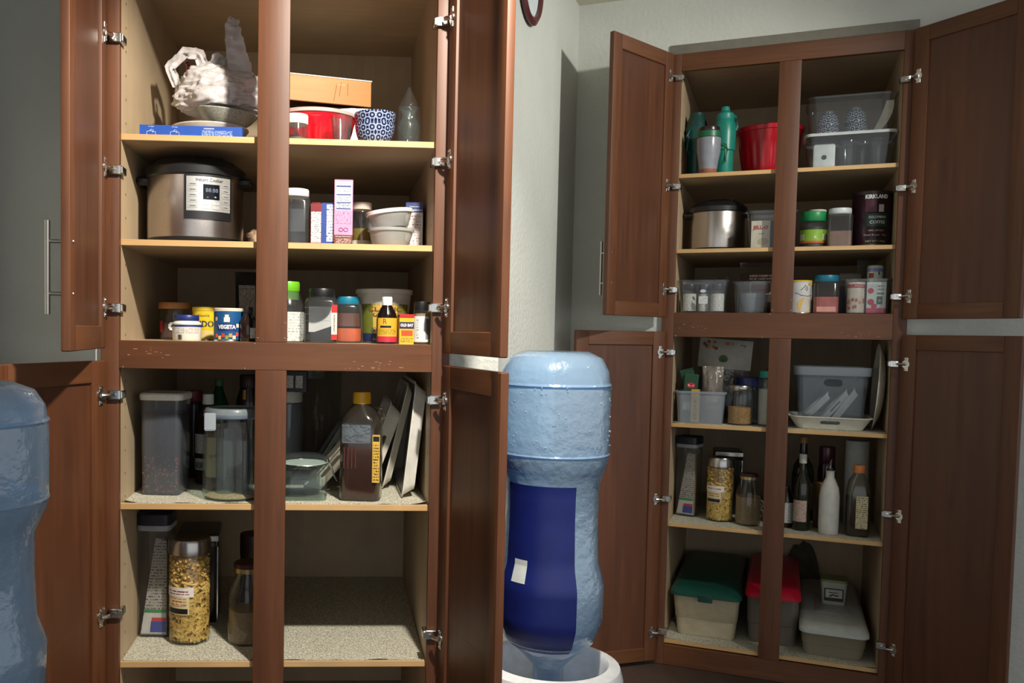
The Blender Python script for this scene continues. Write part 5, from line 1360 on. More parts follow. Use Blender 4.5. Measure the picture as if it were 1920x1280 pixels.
text(e, 'NET WT 1.36kg', .010, (0, 0, h_ * .11), M((206, 190, 160), .5), wrap=r + .0012, a0=a0, width=w_ * .52)
wraplabel(e, r + .0004, -12, 34, h_ * .285, h_ * .31, PRINT('tan_print', (44, 22, 34), (196, 180, 150), 150, .45), name='fine_print')
wraplabel(e, r, -22, 10, h_ * .62, h_ * .84, M((84, 34, 54), .4), name='ridge_print')
wraplabel(e, r + .0006, 16, 32, h_ * .62, h_ * .75, M((180, 178, 170), .5), name='house_print')

# --- third shelf, left: small clear bins
e, w_, h_ = item(BR, 'rt', 1271, 1369, 531, 592, .11, 'clear_bin', 'clear open bin holding white labelled spice bottles', 'bin')
openbin(e, w_, .16, h_, PLAST, .88, .010, .02); bx, bw, bh = e['_x'], w_, h_
for k, (fx, yy) in enumerate(((-.265, .092), (.0, .128), (.265, .092))):
    o = inside('spice_bottle', ('white labelled spice bottle in the clear bin, at the cabinet wall', 'white labelled spice bottle set back between two others in the clear bin', 'white labelled spice bottle in the clear bin, beside the ribbed empty bin')[k], 'bottle', 'spice bottles in the clear bin', bx + fx * bw, yy, .003)
    hh = bh * .86; rr = bw * .125
    jar(o, rr * 2, hh, GLASS, M((44, 46, 56), .4), hh * .20, .95, (M((120, 92, 70), .7), .8), .9, .06)
    wraplabel(o, rr, -85, 85, hh * .05, hh * .66, FINE_W)
MB().box(-bw * .07, bw * .10, -.16 * .455, -.16 * .45, bh * .28, bh * .50).build('label_sticker', M((196, 206, 210), .5), e)
MB().box(-bw * .05, bw * .08, -.16 * .457, -.16 * .455, bh * .32, bh * .47).build('fine_print', FINE_W, e)
mb = MB().lathe([(.012, 0), (.012, .001), (0, .001)], 24); mb.xf(Matrix.Translation((bw * .01, -.16 * .465, bh * .66)) @ Matrix.Scale(.6, 4, (0, 0, 1)) @ Matrix.Rotation(PI / 2, 4, 'X')); mb.build('oval_sticker', M((196, 206, 206), .5), e)
e, w_, h_ = item(BR, 'rt', 1372, 1446, 535, 594, .11, 'clear_bin', 'ribbed empty clear bin in front of the pecan bag', 'bin')
openbin(e, w_, .15, h_, PLAST, .84, .010, .018)
for z in (.45, .62, .72):
    MB().loft([(h_ * z, w_ * (.86 + .1 * z), .15 * (.86 + .1 * z), .016), (h_ * z + .002, w_ * (.87 + .1 * z), .15 * (.87 + .1 * z), .016)], 0, 4, False, False).build('rib', PLAST, e)
o = inside('plastic_cup', 'clear plastic cup standing inside the ribbed clear bin', 'cup', None, e['_x'] + .005, .115, .003)
MB().lathe([(w_ * .24, 0), (w_ * .25, .003), (w_ * .33, h_ * .62), (w_ * .32, h_ * .62), (w_ * .23, .006), (0, .006)], 28).build('cup_body', FROST, o)
e, w_, h_ = item(BR, 'rt', 1386, 1468, 496, 594, .30, 'pecan_bag', 'plastic bag of brown pecans with red emblem behind the ribbed bin', 'bag')
pouch(w_, h_, .08, 6.1, wav=.008).build('bag_body', CLEAR('pecan_film', (190, 180, 170), .45, (112, 96, 86), .2, 1.2, .6), e, None, 60)
pouch(w_ * .9, h_ * .8, .05, 6.1).build('pecans', GRAIN('pecans', (116, 62, 44), (52, 26, 18), 90, .6, .008), e, None, 60)
MB().box(-w_ * .22, w_ * .22, -.044, -.043, h_ * .40, h_ * .60).build('emblem', M((110, 30, 26), .5), e)
MB().ringplate(loop2(w_ * .50, h_ * .25, .012, 0, h_ * .5), loop2(w_ * .44, h_ * .20, .010, 0, h_ * .5), .001).xf(Matrix.Translation((0, -.0455, 0))).build('emblem_border', M((190, 180, 166), .5), e)
MB().box(-w_ * .26, w_ * .30, -.0456, -.0450, h_ * .66, h_ * .76).build('fine_print', PRINT('cream_title_print', (96, 40, 34), (196, 186, 170), 34, .46), e)
e, w_, h_ = item(BR, 'rt', 1338, 1364, 520, 590, .34, 'snack_bag', 'small grey foil bag peeking up behind the spice bottle bin', 'bag')
pouch(w_, h_, .03, 1.2).build('bag_body', M((70, 66, 64), .4), e, None, 60)
# --- third shelf, right
e, w_, h_ = item(BR, 'rt', 1474, 1522, 538, 600, .11, 'baking_tin', 'white tin with yellow lid and a vanilla flower picture', 'tin')
tin(e, w_, h_, M((204, 204, 200), .4), M((220, 184, 60), .4), .008)
r = w_ / 2
mb = MB()
for q in range(20):
    a = 2 * PI * q / 20
mb.add([((r + .001) * math.sin(.45 + .55 * math.cos(t_)), -(r + .001) * math.cos(.45 + .55 * math.cos(t_)), h_ * .24 + h_ * .24 * math.sin(t_)) for t_ in [2 * PI * i / 24 for i in range(24)]], [tuple(range(24))]); mb.build('cream_picture', M((206, 168, 84), .5), e)
for pts in (((-.3, .62), (.2, .54), (.7, .52), (1.1, .55)), ((.1, .70), (.4, .80), (.5, .86)), ((.45, .72), (.62, .82), (.68, .74), (.55, .68))):
    MB().tube([((r + .001) * math.sin(a), -(r + .001) * math.cos(a), z * h_) for a, z in pts], .0012, 5).build('vanilla_print', M((40, 34, 26), .5), e)
for a in (.78, .88, .98):
    MB().patch(r + .001, a - .05, a + .05, h_ * .84, h_ * .92, 3).build('flower_print', M((190, 160, 50), .5), e)
e, w_, h_ = item(BR, 'rt', 1524, 1573, 530, 602, .10, 'candy_jar', 'square clear jar with teal blue lid and pink powder', 'jar')
jar(e, w_, h_, PLAST, M((20, 112, 140), .4), h_ * .17, .94, (M((186, 96, 92), .7, 0, .15), .5), .86, .12, square=.24)
sticker(e, -w_ * .36, w_ * .36, h_ * .05, h_ * .18, -w_ * .5, M((214, 150, 140), .5), name='label')
e, w_, h_ = item(BR, 'rt', 1577, 1671, 541, 606, .12, 'clear_bin', 'clear open bin holding a bean can and a raspberry carton', 'bin')
openbin(e, w_, .17, h_, PLAST, .86, .010, .02); bx, bw, bh = e['_x'], w_, h_
o = inside('bean_can', 'can with picture of beans reading FAZA in the clear bin', 'can', None, bx - bw * .215, .100, .004)
cw, ch = bw * .36, bh * .88
MB().lathe([(cw * .47, 0), (cw * .5, .002), (cw * .5, ch - .003), (cw * .48, ch), (cw * .45, ch - .003), (0, ch - .003)], 36).build('can_body', M((206, 194, 178), .4), o)
wraplabel(o, cw / 2, -80, 80, ch * .82, ch * .94, M((178, 48, 50), .5), name='band')
text(o, 'FAZA', .012, (0, 0, ch * .88), WHITE, wrap=cw / 2 + .001, a0=.3, width=cw * .5)
rnd = random.Random(9)
for k in range(16):
    a, z = rnd.uniform(-1.2, 1.2), rnd.uniform(.06, .46)
    MB().patch(cw / 2 + .0012 + k * .00004, a - .14, a + .14, ch * (z - .05), ch * (z + .05), 3).build('printed_bean', M(rnd.choice(((176, 96, 80), (206, 150, 126), (150, 74, 60))), .5), o)
o = inside('raspberry_carton', 'white carton with red raspberries and green square in the clear bin', 'carton', None, bx + bw * .185, .090, .004, rz=R(-4))
cw, ch = bw * .38, bh * .88
carton(o, cw, .04, ch, M((206, 212, 208), .5), None, None, False)
sticker(o, -cw * .5, cw * .5, 0, ch * .16, -.02, M((196, 60, 96), .5), name='band')
for x, z, s in ((-.3, .72, .16), (-.28, .36, .18), (-.1, .22, .15)):
    mb = MB().lathe([(cw * s, 0), (cw * s, .001), (0, .001)], 20); mb.xf(Matrix.Translation((cw * x, -.02, ch * z)) @ Matrix.Rotation(PI / 2, 4, 'X')); mb.build('printed_berry', M((190, 54, 82), .5), o)
sticker(o, cw * .02, cw * .32, ch * .28, ch * .54, -.02, M((44, 84, 70), .5), name='green_square')
text(o, '20', .010, (cw * .17, -.021, ch * .40), WHITE)
sticker(o, cw * .02, cw * .40, ch * .60, ch * .66, -.02, M((60, 120, 90), .5), name='green_bar')
sticker(o, 0, cw * .4, ch * .70, ch * .92, -.02, PRINT('green_title_print', (206, 212, 208), (96, 126, 104), 40, .42), name='fine_print')
o = inside('small_can', 'small pale green can with silver top standing up out of the clear bin', 'can', None, bx + bw * .17, .146, .004)
rr = bw * .165
MB().lathe([(rr * .96, 0), (rr, .003), (rr, bh * 1.30), (rr * .9, bh * 1.38)], 32).build('can_body', M((176, 188, 172), .4), o)
MB().lathe([(rr * .9, bh * 1.37), (rr * .92, bh * 1.38), (rr * .6, bh * 1.42), (0, bh * 1.42)], 32).build('can_top', CHROME, o)
wraplabel(o, rr, -85, 85, bh * 1.2, bh * 1.3, M((112, 124, 160), .5), name='band')
wraplabel(o, rr, -50, -14, bh * 1.02, bh * 1.16, M((130, 40, 40), .5), name='mark')
MB().patch(rr + .001, .30, .44, bh * 1.1, bh * 1.2, 3).build('printed_berry', M((60, 24, 40), .5), o)
e, w_, h_ = item(BR, 'rt', 1571, 1612, 522, 600, .32, 'chocolate_box', 'dark chocolate box with gold script behind the bean can bin', 'box')
carton(e, w_, .06, h_, M((34, 30, 28), .4), None, None, False)
sticker(e, -w_ * .48, w_ * .48, h_ * .70, h_ * .97, -.03, M((92, 84, 68), .4, .3), name='label')
text(e, 'Lindt', .016, (0, -.031, h_ * .83), M((214, 190, 120), .4, .4), width=w_ * .7)
e, w_, h_ = item(BR, 'rt', 1612, 1664, 490, 596, .42, 'film_bag', 'crinkled clear film bag behind the small silver topped can', 'bag')
pouch(w_, h_, .05, 3.7, wav=.025).build('bag_body', CLEAR('dark_film', (232, 231, 228), .10, (170, 166, 160), .15, .6, .9), e, None, 60)

# --- fourth shelf, left
e, w_, h_ = item(BR, 's3', 1266, 1365, 733, 792, .12, 'clear_bin', 'clear open bin crowded with tea cartons and snack bags', 'bin')
openbin(e, w_, .17, h_, FROST, .88, .010, .02); bx, bw, bh = e['_x'], w_, h_
zb = BR.h['s3'] + LIN + .004
for x, yy, hh, ry, lb in ((-.255, .125, 1.45, 4, 'dark green tea carton with red oval leaning at the bin side'), (-.04, .165, 1.62, -16, 'dark green tea carton with larger red oval, tipped over its neighbour')):
    o = empty('tea_carton', place(BR, bx + bw * x, yy, zb + .002 + bw * .13 * abs(math.sin(R(ry))), 0, 0, R(ry))); tag(o, lb, 'carton')
    carton(o, bw * .26, .03, bh * hh, M((26, 70, 46), .5), None, M((40, 100, 66), .5))
    mb = MB().lathe([(bw * .085, 0), (bw * .085, .001), (0, .001)], 24); mb.xf(Matrix.Translation((0, -.015, bh * (hh - .35))) @ Matrix.Scale(.66, 4, (0, 0, 1)) @ Matrix.Rotation(PI / 2, 4, 'X')); mb.build('red_oval', M((186, 30, 44), .5), o)
    text(o, 'Li', .012, (0, -.0165, bh * (hh - .35)), WHITE, width=bw * .10)
o = inside('spice_carton', 'narrow yellow carton with vertical dark letters in the crowded clear bin', 'carton', None, bx - bw * .10, .078, zb)
carton(o, bw * .15, .03, bh * 1.02, M((196, 158, 62), .5), None, None, False)
sticker(o, -bw * .03, bw * .03, bh * .06, bh * .92, -.015, PRINT('dark_vertical_print', (196, 158, 62), (54, 44, 70), 26, .42), name='fine_print')
o = inside('snack_bag', 'crinkled clear snack bag rising from the crowded clear bin', 'bag', None, bx + bw * .20, .122, zb)
pouch(bw * .40, bh * 1.75, .065, 9.3, wav=.010).build('bag_body', CLEAR('crinkle_bag', (206, 200, 194), .42, (170, 160, 150), .15, 1.4, .9), o, None, 60)
o = inside('tea_carton', 'grey green carton with pale label low in the crowded clear bin', 'carton', None, bx - bw * .28, .094, zb)
carton(o, bw * .20, .02, bh * .9, M((70, 92, 84), .5), None, None, False); sticker(o, -bw * .06, bw * .08, bh * .36, bh * .62, -.01, M((176, 190, 186), .5))
e, w_, h_ = item(BR, 's3', 1300, 1400, 643, 790, .36, 'trail_mix_bag', 'white topped stand up snack bag with round green tree emblem', 'bag', rz=R(-5), ry=R(4))
pouch(w_, h_, .09, 5.5, wav=.008).build('bag_body', CLEAR('snack_film', (196, 192, 184), .55, (120, 112, 100), .2, 1.2, .5), e, None, 60)
def onpouch(u, v, w=w_, h=h_, d=.09):
    top = max(0, (v - .62) / .38)
    return (u * w / 2, -(d / 2 * (1 - abs(u) ** 2.6) * (1 - top ** 1.4)) - .008, v * h)
V = [onpouch(u / 6 - 1, v) for v in (.62, .72, .82, .92, .99) for u in range(13)]
MB().add(V, [(13 * j + i, 13 * j + i + 1, 13 * j + i + 14, 13 * j + i + 13) for j in range(4) for i in range(12)]).build('white_panel', M((188, 184, 172), .5), e)
c = onpouch(0, .74)
for rr, mt, dy in ((.022, (170, 176, 120), .0), (.019, (62, 92, 40), -.001)):
    mb = MB().lathe([(rr, 0), (rr, .001), (0, .001)], 28); mb.xf(Matrix.Translation((c[0], c[1] + dy - .001, c[2])) @ Matrix.Rotation(PI / 2, 4, 'X')); mb.build('emblem', M(mt, .5), e)
MB().tube([(c[0], c[1] - .004, c[2] - .016), (c[0], c[1] - .004, c[2])], .002, 6).build('tree_trunk_print', M((30, 40, 20), .5), e)
rnd = random.Random(4)
for k in range(12):
    u = rnd.uniform(-.9, .3); p = onpouch(u, .90 + rnd.uniform(-.04, .05))
    mb = MB().lathe([(.008, 0), (.008, .0008), (0, .0008)], 10); mb.xf(Matrix.Translation((p[0], p[1] - .001 - k * .0001, p[2])) @ Matrix.Rotation(PI / 2, 4, 'X')); mb.build('printed_fruit', M(rnd.choice(((170, 90, 50), (190, 140, 80), (120, 60, 40))), .5), e)
c2 = onpouch(.66, .92)
for dz in (0, -.022):
    MB().box(c2[0] - .012, c2[0] + .012, c2[1] - .001, c2[1], c2[2] + dz - .005, c2[2] + dz + .005).build('fine_print', PRINT('bold_green_print', (188, 184, 172), (44, 46, 40), 70, .4), e)
crumple(w_ * .7, .05, h_ * .5, 2.2, .12, 24, 16).xf(Matrix.Translation((0, 0, .006))).build('trail_mix', GRAIN('trail_mix', (104, 78, 56), (52, 36, 26), 110, .7, .008), e)
base_fix(e, BR, 's3')
e, w_, h_ = item(BR, 's3', 1364, 1413, 722, 795, .10, 'grain_jar', 'round glass jar with steel lid half full of golden seeds', 'jar')
jar(e, w_, h_, GLASS, M((170, 166, 160), .28, 1.0), h_ * .13, .92, (GRAIN('golden_seeds', (206, 160, 98), (120, 80, 44), 260, .6, .005), .50), .88, .10)
e, w_, h_ = item(BR, 's3', 1380, 1428, 706, 790, .24, 'blue_lid_jar', 'jar with wide dark blue lid behind the golden seed jar', 'jar')
jar(e, w_, h_, CLEAR('dim_jar', (200, 204, 210), .12), M((30, 44, 104), .4), h_ * .22, 1.04, None, .95, .05)
e, w_, h_ = item(BR, 's3', 1420, 1466, 696, 798, .12, 'sugar_jar', 'tall clear jar with teal lid filled with white crystals', 'jar')
jar(e, w_, h_, PLAST, M((24, 146, 128), .4), h_ * .12, .86, (M((186, 184, 172), .7, 0, .1, 300), .74), .82, .10, ribs=1)
e, w_, h_ = item(BR, 's3', 1434, 1468, 664, 800, .40, 'white_bottle', 'slim cream bottle behind the teal lidded sugar jar', 'bottle')
bottle(e, [(w_ * .46, 0), (w_ * .5, .004), (w_ * .5, h_ * .6), (w_ * .3, h_ * .8), (w_ * .28, h_ * .86)], M((60, 34, 28), .3), M((206, 196, 170), .4), (w_ * .34, h_ * .86, h_))
# --- fourth shelf, right
e, w_, h_ = item(BR, 's3', 1478, 1631, 780, 810, .19, 'serving_tray', 'cream slotted serving tray lying flat under the clear handled bin', 'tray')
tray(e, w_ * .985, .30, h_ * .72, M((216, 212, 198), .4), True, .05, .005, .03, w_ * .24)
zt = LIN + .0035
e, w_, h_ = item(BR, 's3', 1488, 1629, 679, 790, .20, 'handled_bin', 'frosted bin with oval hand hole standing in the cream tray', 'bin', None, dz=.006)
bw, bh, bd = w_ * .97, h_, .20
tp = .86
secs = [rrect(bw * tp, bd * tp, .02, 0, 5), rrect(bw - .006, bd - .006, .026, bh * .86, 5)]
mb = MB(); n = len(secs[0])
def frontface(i): return abs(secs[0][i][1] - secs[0][(i + 1) % n][1]) < 1e-6 and abs(secs[0][i][0] - secs[0][(i + 1) % n][0]) > bw * .3 and secs[0][i][1] < 0
mb.add(secs[0] + secs[1], [(i, (i + 1) % n, n + (i + 1) % n, n + i) for i in range(n) if not frontface(i)] + [tuple(range(n - 1, -1, -1))])
i0 = [i for i in range(n) if frontface(i)][0]
A, B_ = Vector(secs[0][i0]), Vector(secs[0][(i0 + 1) % n]); C_, D_ = Vector(secs[1][(i0 + 1) % n]), Vector(secs[1][i0])
outer = [(x, z) for x, z in loop2(1, 1, .001, .5, .5)]
inner = loop2(.32, .14, .07, .52, .86)
def fp(u, v): return tuple((A.lerp(B_, u)).lerp(D_.lerp(C_, u), v))
m_ = len(outer)
mb.add([fp(*q) for q in outer] + [fp(*q) for q in inner], [(i, (i + 1) % m_, m_ + (i + 1) % m_, m_ + i) for i in range(m_)])
mb.build('bin_body', CLEAR('frosted_bin', (220, 224, 228), .17, (176, 186, 198), .25), e)
MB().loft([(bh * .86, bw - .006, bd - .006, .026), (bh * .86, bw + .014, bd + .014, .03), (bh, bw + .020, bd + .020, .032), (bh, bw + .008, bd + .008, .03), (bh * .87, bw - .004, bd - .004, .026)], 0, 5, False, False).build('rim', FROST, e)
bx = e['_x']; zb = BR.h['s3'] + LIN + .010
for k, (x, lean, W, sl, lb) in enumerate(((.10, -52, .17, True, 'white slotted tray leaning inside the frosted bin'), (.22, -56, .18, False, 'plain white tray leaning inside the frosted bin'), (-.14, -48, .14, False, 'thin white plate leaning at the far side of the frosted bin'))):
    o = empty('serving_tray', place(BR, bx + bw * x, .205, zb + .075, 0, 0, R(lean))); tag(o, lb, 'tray')
    tray(o, W * .92, .13, .022, M((224, 224, 220), .35), sl, .02, .003, .010, .06)
e, w_, h_ = item(BR, 's3', 1632, 1660, 645, 806, .19, 'oval_platter', 'big white oval platter standing on edge at the cabinet wall', 'plate')
mb = MB(); R_ = h_ / 2
mb.lathe([(R_ * .5, 0), (R_ * .72, .008), (R_, .030), (R_, .034), (R_ * .70, .014), (0, .010)], 48)
mb.xf(Matrix.Translation((.016, 0, R_)) @ Matrix.Rotation(R(-87), 4, 'Y') @ Matrix.Scale(.8, 4, (0, 1, 0)))
mb.build('platter_body', M((206, 202, 188), .35), e)
base_fix(e, BR, 's3')
shift(e, BR, (.06, 0, 0)); settle(e, BR)
e, w_, h_ = item(BR, 's3', 1520, 1625, 648, 790, .72, 'frying_pan', 'black round pan standing on edge behind the frosted bin', 'pan')
mb = MB(); R_ = w_ * .5
mb.lathe([(R_ * .8, 0), (R_, .04), (R_ * .97, .04), (R_ * .77, .006), (0, .006)], 40); mb.xf(Matrix.Translation((0, 0, R_)) @ Matrix.Rotation(R(68), 4, 'X') @ Matrix.Rotation(R(12), 4, 'Y')); mb.build('pan_body', M((40, 36, 34), .35), e)
MB().tube([(R_ * .5, -.02, R_ * 1.7), (R_ * .9, -.05, R_ * 2.1)], .010, 10).build('pan_handle', BLACK, e)
base_fix(e, BR, 's3')

# --- fifth shelf, left
e, w_, h_ = item(BR, 's4', 1272, 1312, 810, 958, .24, 'pasta_canister', 'tall clear canister with black lid holding a spaghetti pack, above the green lidded bin', 'canister', rz=R(-14))
spaghetti_canister(BR, e, w_, h_)
e, w_, h_ = item(BR, 's4', 1338, 1388, 834, 950, .42, 'metal_tin', 'tall dark metal tin with shiny edges behind the pasta jar above the green bin', 'tin', rz=R(8))
metal_tin(e, w_, h_, .16)
e, w_, h_ = item(BR, 's4', 1325, 1376, 850, 968, .18, 'pasta_jar', 'tall glass pasta jar with steel lid above the green lidded bin', 'jar')
pasta_jar(e, w_, h_, 23)
e, w_, h_ = item(BR, 's4', 1379, 1428, 878, 974, .14, 'mason_jar', 'glass mason jar with brown lid and grain above the green lidded bin', 'jar')
mason(e, w_, h_, .55)
e, w_, h_ = item(BR, 's4', 1420, 1448, 845, 905, .27, 'scissors', 'kitchen scissors with dark grips lying behind the mullion', 'scissors', dz=.10)
for s in (-1, 1):
    ring = [(-w_ * .30 + w_ * .30 * math.cos(a), 0, s * .020 + .018 * math.sin(a) + .05) for a in [2 * PI * i / 20 for i in range(21)]]
    MB().tube(ring, .005, 8).build('grip', M((120, 116, 108), .4), e)
    MB().tube([(0, s * .002, .05 + s * .02), (w_ * 1.2, s * .002, .05), (w_ * 2.6, s * .002, .05 - s * .05)], [.005, .006, .002], 6).build('blade', STEEL, e)
e['_x'] = e['_x']
base_fix(e, BR, 's4')
# --- fifth shelf, right
def winebottle(e, w, h, mat, capm, cap0=.9):
    bottle(e, [(w * .44, 0), (w * .5, .006), (w * .5, h * .56), (w * .42, h * .66), (w * .19, h * .76), (w * .16, h * .93)], mat, capm, (w * .21, h * cap0, h))
e, w_, h_ = item(BR, 's4', 1487, 1521, 841, 983, .13, 'oil_bottle', 'dark green oil bottle with white cap and pale pink label', 'bottle')
winebottle(e, w_, h_, CLEAR('dark_green_glass', (116, 116, 76), .35, (52, 52, 30)), M((206, 204, 196), .4), .88)
MB().lathe([(w_ * .40, .008), (w_ * .46, .012), (w_ * .46, h_ * .36), (0, h_ * .36)], 28).build('oil', M((22, 20, 18), .2), e)
wraplabel(e, w_ / 2, -60, 34, h_ * .12, h_ * .40, PRINT('wine_label', (196, 170, 154), (120, 90, 80), 70, .55))
e, w_, h_ = item(BR, 's4', 1466, 1482, 900, 975, .17, 'sauce_bottle', 'dark bottle with white printed label half hidden by the mullion', 'bottle')
bottle(e, [(w_ * .9, 0), (w_ * .95, .004), (w_ * .95, h_ * .7), (w_ * .4, h_ * .95), (w_ * .36, h_)], M((40, 26, 22), .15), None, None)
wraplabel(e, w_ * .95, -30, 60, h_ * .12, h_ * .62, FINE_W)
e, w_, h_ = item(BR, 's4', 1536, 1575, 852, 991, .10, 'oil_dispenser', 'white ceramic oil bottle with metal pour spout', 'bottle')
MB().lathe([(w_ * .44, 0), (w_ * .48, .004), (w_ * .5, h_ * .10), (w_ * .5, h_ * .50), (w_ * .44, h_ * .62), (w_ * .28, h_ * .72), (w_ * .21, h_ * .76), (w_ * .20, h_ * .84), (w_ * .22, h_ * .85)], 36).build('bottle_body', M((196, 194, 186), .35), e)
MB().lathe([(w_ * .17, h_ * .84), (w_ * .19, h_ * .85), (w_ * .15, h_ * .88), (0, h_ * .88)], 24).build('stopper', BLACK, e)
MB().tube([(0, 0, h_ * .87), (0, 0, h_ * .95), (.004, -.008, h_)], [.005, .004, .003], 8).build('spout', CHROME, e)
e, w_, h_ = item(BR, 's4', 1585, 1634, 858, 990, .12, 'syrup_jug', 'square brown syrup jug with orange cap and tall printed label', 'jug')
MB().loft([(0, w_ * .84, w_ * .78, .02), (.006, w_ * .92, w_ * .86, .024), (h_ * .62, w_ * .92, w_ * .86, .026), (h_ * .78, w_ * .78, w_ * .74, .03), (h_ * .87, w_ * .44, w_ * .44, .22 * w_), (h_ * .90, w_ * .40, w_ * .40, .2 * w_)], 0, 6, True, False).build('jug_body', JUG, e)
MB().loft([(.004, w_ * .82, w_ * .76, .02), (.009, w_ * .89, w_ * .83, .022), (h_ * .58, w_ * .89, w_ * .83, .024)], 0, 6).build('syrup', M((44, 22, 20), .15), e)
MB().lathe([(w_ * .22, h_ * .89), (w_ * .225, h_ * .90), (w_ * .225, h_ * .98), (w_ * .20, h_), (0, h_)], 48, 0, (0, 0, 0), lambda a, z: 1 + .012 * math.cos(24 * a)).build('cap', M((196, 116, 62), .4), e)
sticker(e, -w_ * .10, w_ * .36, h_ * .12, h_ * .58, -w_ * .435, PRINT('syrup_print', (196, 184, 140), (90, 84, 80), 60, .5), .001)
sticker(e, -w_ * .10, w_ * .36, h_ * .49, h_ * .58, -w_ * .4365, M((196, 166, 74), .5), name='label_band')
sticker(e, -w_ * .08, w_ * .34, h_ * .26, h_ * .32, -w_ * .4365, M((196, 150, 80), .5), name='label_band')
barcode(e, -w_ * .02, w_ * .30, h_ * .135, h_ * .20, -w_ * .4365)
e, w_, h_ = item(BR, 's4', 1583, 1628, 820, 975, .40, 'paper_roll', 'tall white paper roll behind the syrup jug', 'paper roll')
MB().lathe([(w_ * .49, 0), (w_ * .5, .003), (w_ * .5, h_ - .003), (w_ * .49, h_), (w_ * .20, h_), (w_ * .20, h_ - .05)], 36).build('roll_body', M((186, 188, 184), .8), e)
e, w_, h_ = item(BR, 's4', 1532, 1566, 834, 972, .41, 'wine_bottle', 'dark purple glass bottle behind the white oil bottle', 'bottle')
jar(e, w_, h_, M((44, 20, 36), .15), M((72, 24, 44), .3), h_ * .22, .9, None, .8, .16)
e, w_, h_ = item(BR, 's4', 1526, 1556, 878, 965, .22, 'gold_can', 'tall dull gold can beside the dark purple bottle', 'can')
tin(e, w_, h_, M((122, 96, 60), .35, .6), M((140, 112, 70), .3, .7))
e, w_, h_ = item(BR, 's4', 1484, 1526, 818, 975, .36, 'wine_bottle', 'tall dark bottle with brass top behind the oil bottle with white cap', 'bottle')
winebottle(e, w_, h_, M((26, 30, 26), .15), M((140, 104, 60), .4), .92)
wraplabel(e, w_ / 2, -20, 70, h_ * .14, h_ * .46, M((150, 140, 110), .5))

# --- floor of the cabinet: lidded bins
def lidbin(e, w, h, d, body, lid, lidh=.16, tab=None, taper=.82):
    MB().loft([(0, w * taper * .96, d * taper, .02), (.006, w * taper, d * taper * 1.01, .024), (h * .34, w * (taper + .05), d * (taper + .03), .028), (h * .36, w * (taper + .065), d * (taper + .045), .03), (h * (1 - lidh), w * .95, d * .95, .035)], 0, 5, True, True).build('bin_body', body, e)
    MB().loft([(h * (1 - lidh) - .012, w * .97, d * .97, .035), (h * (1 - lidh) - .010, w * 1.01, d * 1.01, .04), (h * (1 - lidh) + .004, w * 1.01, d * 1.01, .04), (h * (1 - lidh * .5), w * .97, d * .98, .05), (h * .985, w * .90, d * .92, .05), (h, w * .82, d * .86, .045)], 0, 6).build('lid', lid, e)
    if tab:
        MB().rbox(-w * .10, w * .10, -d * .505 - .004, -d * .49, h * (1 - lidh) - .028, h * (1 - lidh) + .004, .003).build('latch_tab', tab, e)
CREAMB = M((196, 184, 156), .45)
def floorbin(px0, px1, ylid, ybase, yfront, depth, name, label):
    xa, za = BR.at(px0, ylid, yfront); xb, zb_ = BR.at(px1, ylid, yfront)
    _, zc = BR.at((px0 + px1) / 2, ybase, yfront)
    o = empty(name, place(BR, (xa + xb) / 2, yfront + depth / 2, shelf_z(BR, 's5'))); tag(o, label, 'bin')
    return o, xb - xa, za - zc
o, w_, h_ = floorbin(1255, 1392, 1114, 1208, .05, .82, 'storage_bin', 'cream storage bin with dark green latched lid'); BH = h_ * 1.14
lidbin(o, w_ * .98, BH, .82, CREAMB, M((20, 74, 62), .4), .12, M((16, 62, 52), .4))
o, w_, h_ = floorbin(1397, 1503, 1120, 1222, .10, .76, 'storage_bin', 'narrow clear storage bin with bright red lid')
lidbin(o, w_ * .99, h_ * 1.14, .76, CLEAR('grey_bin', (200, 200, 200), .5, (150, 140, 128)), M((190, 24, 52), .35), .13, None, .86)
MB().loft([(.01, w_ * .72, .56, .02), (h_ * .86, w_ * .84, .64, .02)], 0, 3).build('bin_contents', M((122, 106, 92), .8, 0, .3, 20), o)
o, w_, h_ = floorbin(1497, 1634, 1184, 1234, .03, .84, 'storage_bin', 'low clear storage bin with wide milky white lid')
lidbin(o, w_ * .97, h_ * 1.62, .84, CLEAR('cream_bin', (210, 206, 196), .55, (180, 168, 144)), M((184, 188, 182), .4), .20, None, .86)
MB().loft([(h_ * 1.615, w_ * .52, .34, .02, 0, -.06), (h_ * 1.64, w_ * .50, .32, .02, 0, -.06)], 0, 4).build('raised_panel', M((184, 188, 182), .4), o)
MB().loft([(.01, w_ * .74, .50, .02), (h_ * .9, w_ * .8, .54, .02)], 0, 3).build('bin_contents', M((170, 156, 130), .8, 0, .2, 20), o)
zl = BR.h['s5'] + LIN + h_ * 1.64
x0, _ = BR.at(1540, 1045, .42); x1, _ = BR.at(1590, 1045, .42)
ww = x1 - x0
o = inside('cheese_tub', 'small square white tub with black printed label on the milky lid', 'tub', None, (x0 + x1) / 2, .42, zl - .0005)
hh = ww * 1.05
MB().loft([(0, ww * .84, ww * .84, .012), (.004, ww * .88, ww * .88, .014), (hh * .92, ww, ww, .018)], 0, 4).build('tub_body', M((176, 178, 166), .4), o)
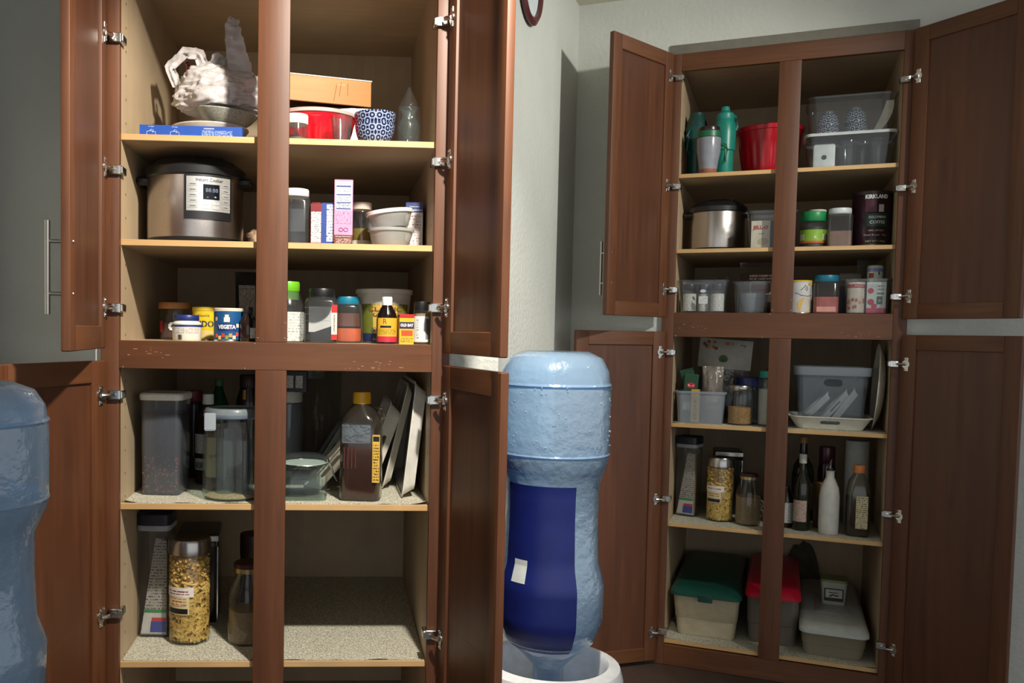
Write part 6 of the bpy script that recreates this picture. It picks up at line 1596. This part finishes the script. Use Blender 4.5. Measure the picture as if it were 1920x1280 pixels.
MB().loft([(hh * .90, ww * 1.02, ww * 1.02, .018), (hh * .91, ww * 1.05, ww * 1.05, .02), (hh, ww * 1.04, ww * 1.04, .02)], 0, 4).build('lid', CLEAR('lime_lid', (196, 206, 170), .6, (140, 160, 90)), o)
fy = -ww * .475
sticker(o, -ww * .36, ww * .36, hh * .16, hh * .66, fy, M((26, 26, 26), .5), .004, name='label')
sticker(o, -ww * .31, ww * .31, hh * .30, hh * .62, fy - .004, M((190, 190, 178), .5), .001, name='label_field')
sticker(o, -ww * .2, ww * .2, hh * .48, hh * .58, fy - .005, PRINT('bold_black_print', (190, 190, 178), (30, 30, 30), 50, .42), .0006, 'fine_print')
MB().tube([(-ww * .16, fy - .006, hh * .36), (-ww * .02, fy - .006, hh * .43), (ww * .06, fy - .006, hh * .39), (ww * .18, fy - .006, hh * .41)], .003, 6).build('leaf_print', M((30, 30, 30), .5), o)
e, w_, h_ = item(BR, 's5', 1470, 1538, 1015, 1160, .897, 'produce_bag', 'dark produce bag at the very back behind the milky lidded bin', 'bag')
crumple(w_, .030, .30, 4.4, .2, 28, 18).build('bag_body', M((70, 62, 44), .7, 0, .3, 20), e)
base_fix(e, BR, 's5')
# --- round mirror frame high on the middle wall
pz = BR.t.z
c = BR.mtx @ Vector((XW + .004, -.86, 1.17))
fr = empty('wall_clock', Matrix.Translation(c) @ Matrix.Rotation(BR.yaw + PI / 2, 4, 'Z') @ Matrix.Rotation(PI / 2, 4, 'X')); tag(fr, 'round dark red framed clock high on the white wall', 'clock')
MB().lathe([(.115, -.003), (.14, 0), (.145, .012), (.13, .022), (.115, .016), (.115, -.003)], 48).build('clock_frame', M((84, 36, 36), .35), fr)
MB().lathe([(.118, -.002), (.118, .006), (0, .006)], 40).build('clock_face', M((206, 216, 220), .4), fr)
for a, l in ((.6, .06), (2.4, .085)):
    mb = MB().box(-.003, .003, 0, l, .007, .009); mb.xf(Matrix.Rotation(a, 4, 'Z')); mb.build('clock_hand', BLACK, fr)

# ------------------------------------------------------------------ nothing may reach into the cabinet sides
for e, bay in ITEMS: settle(e, bay)
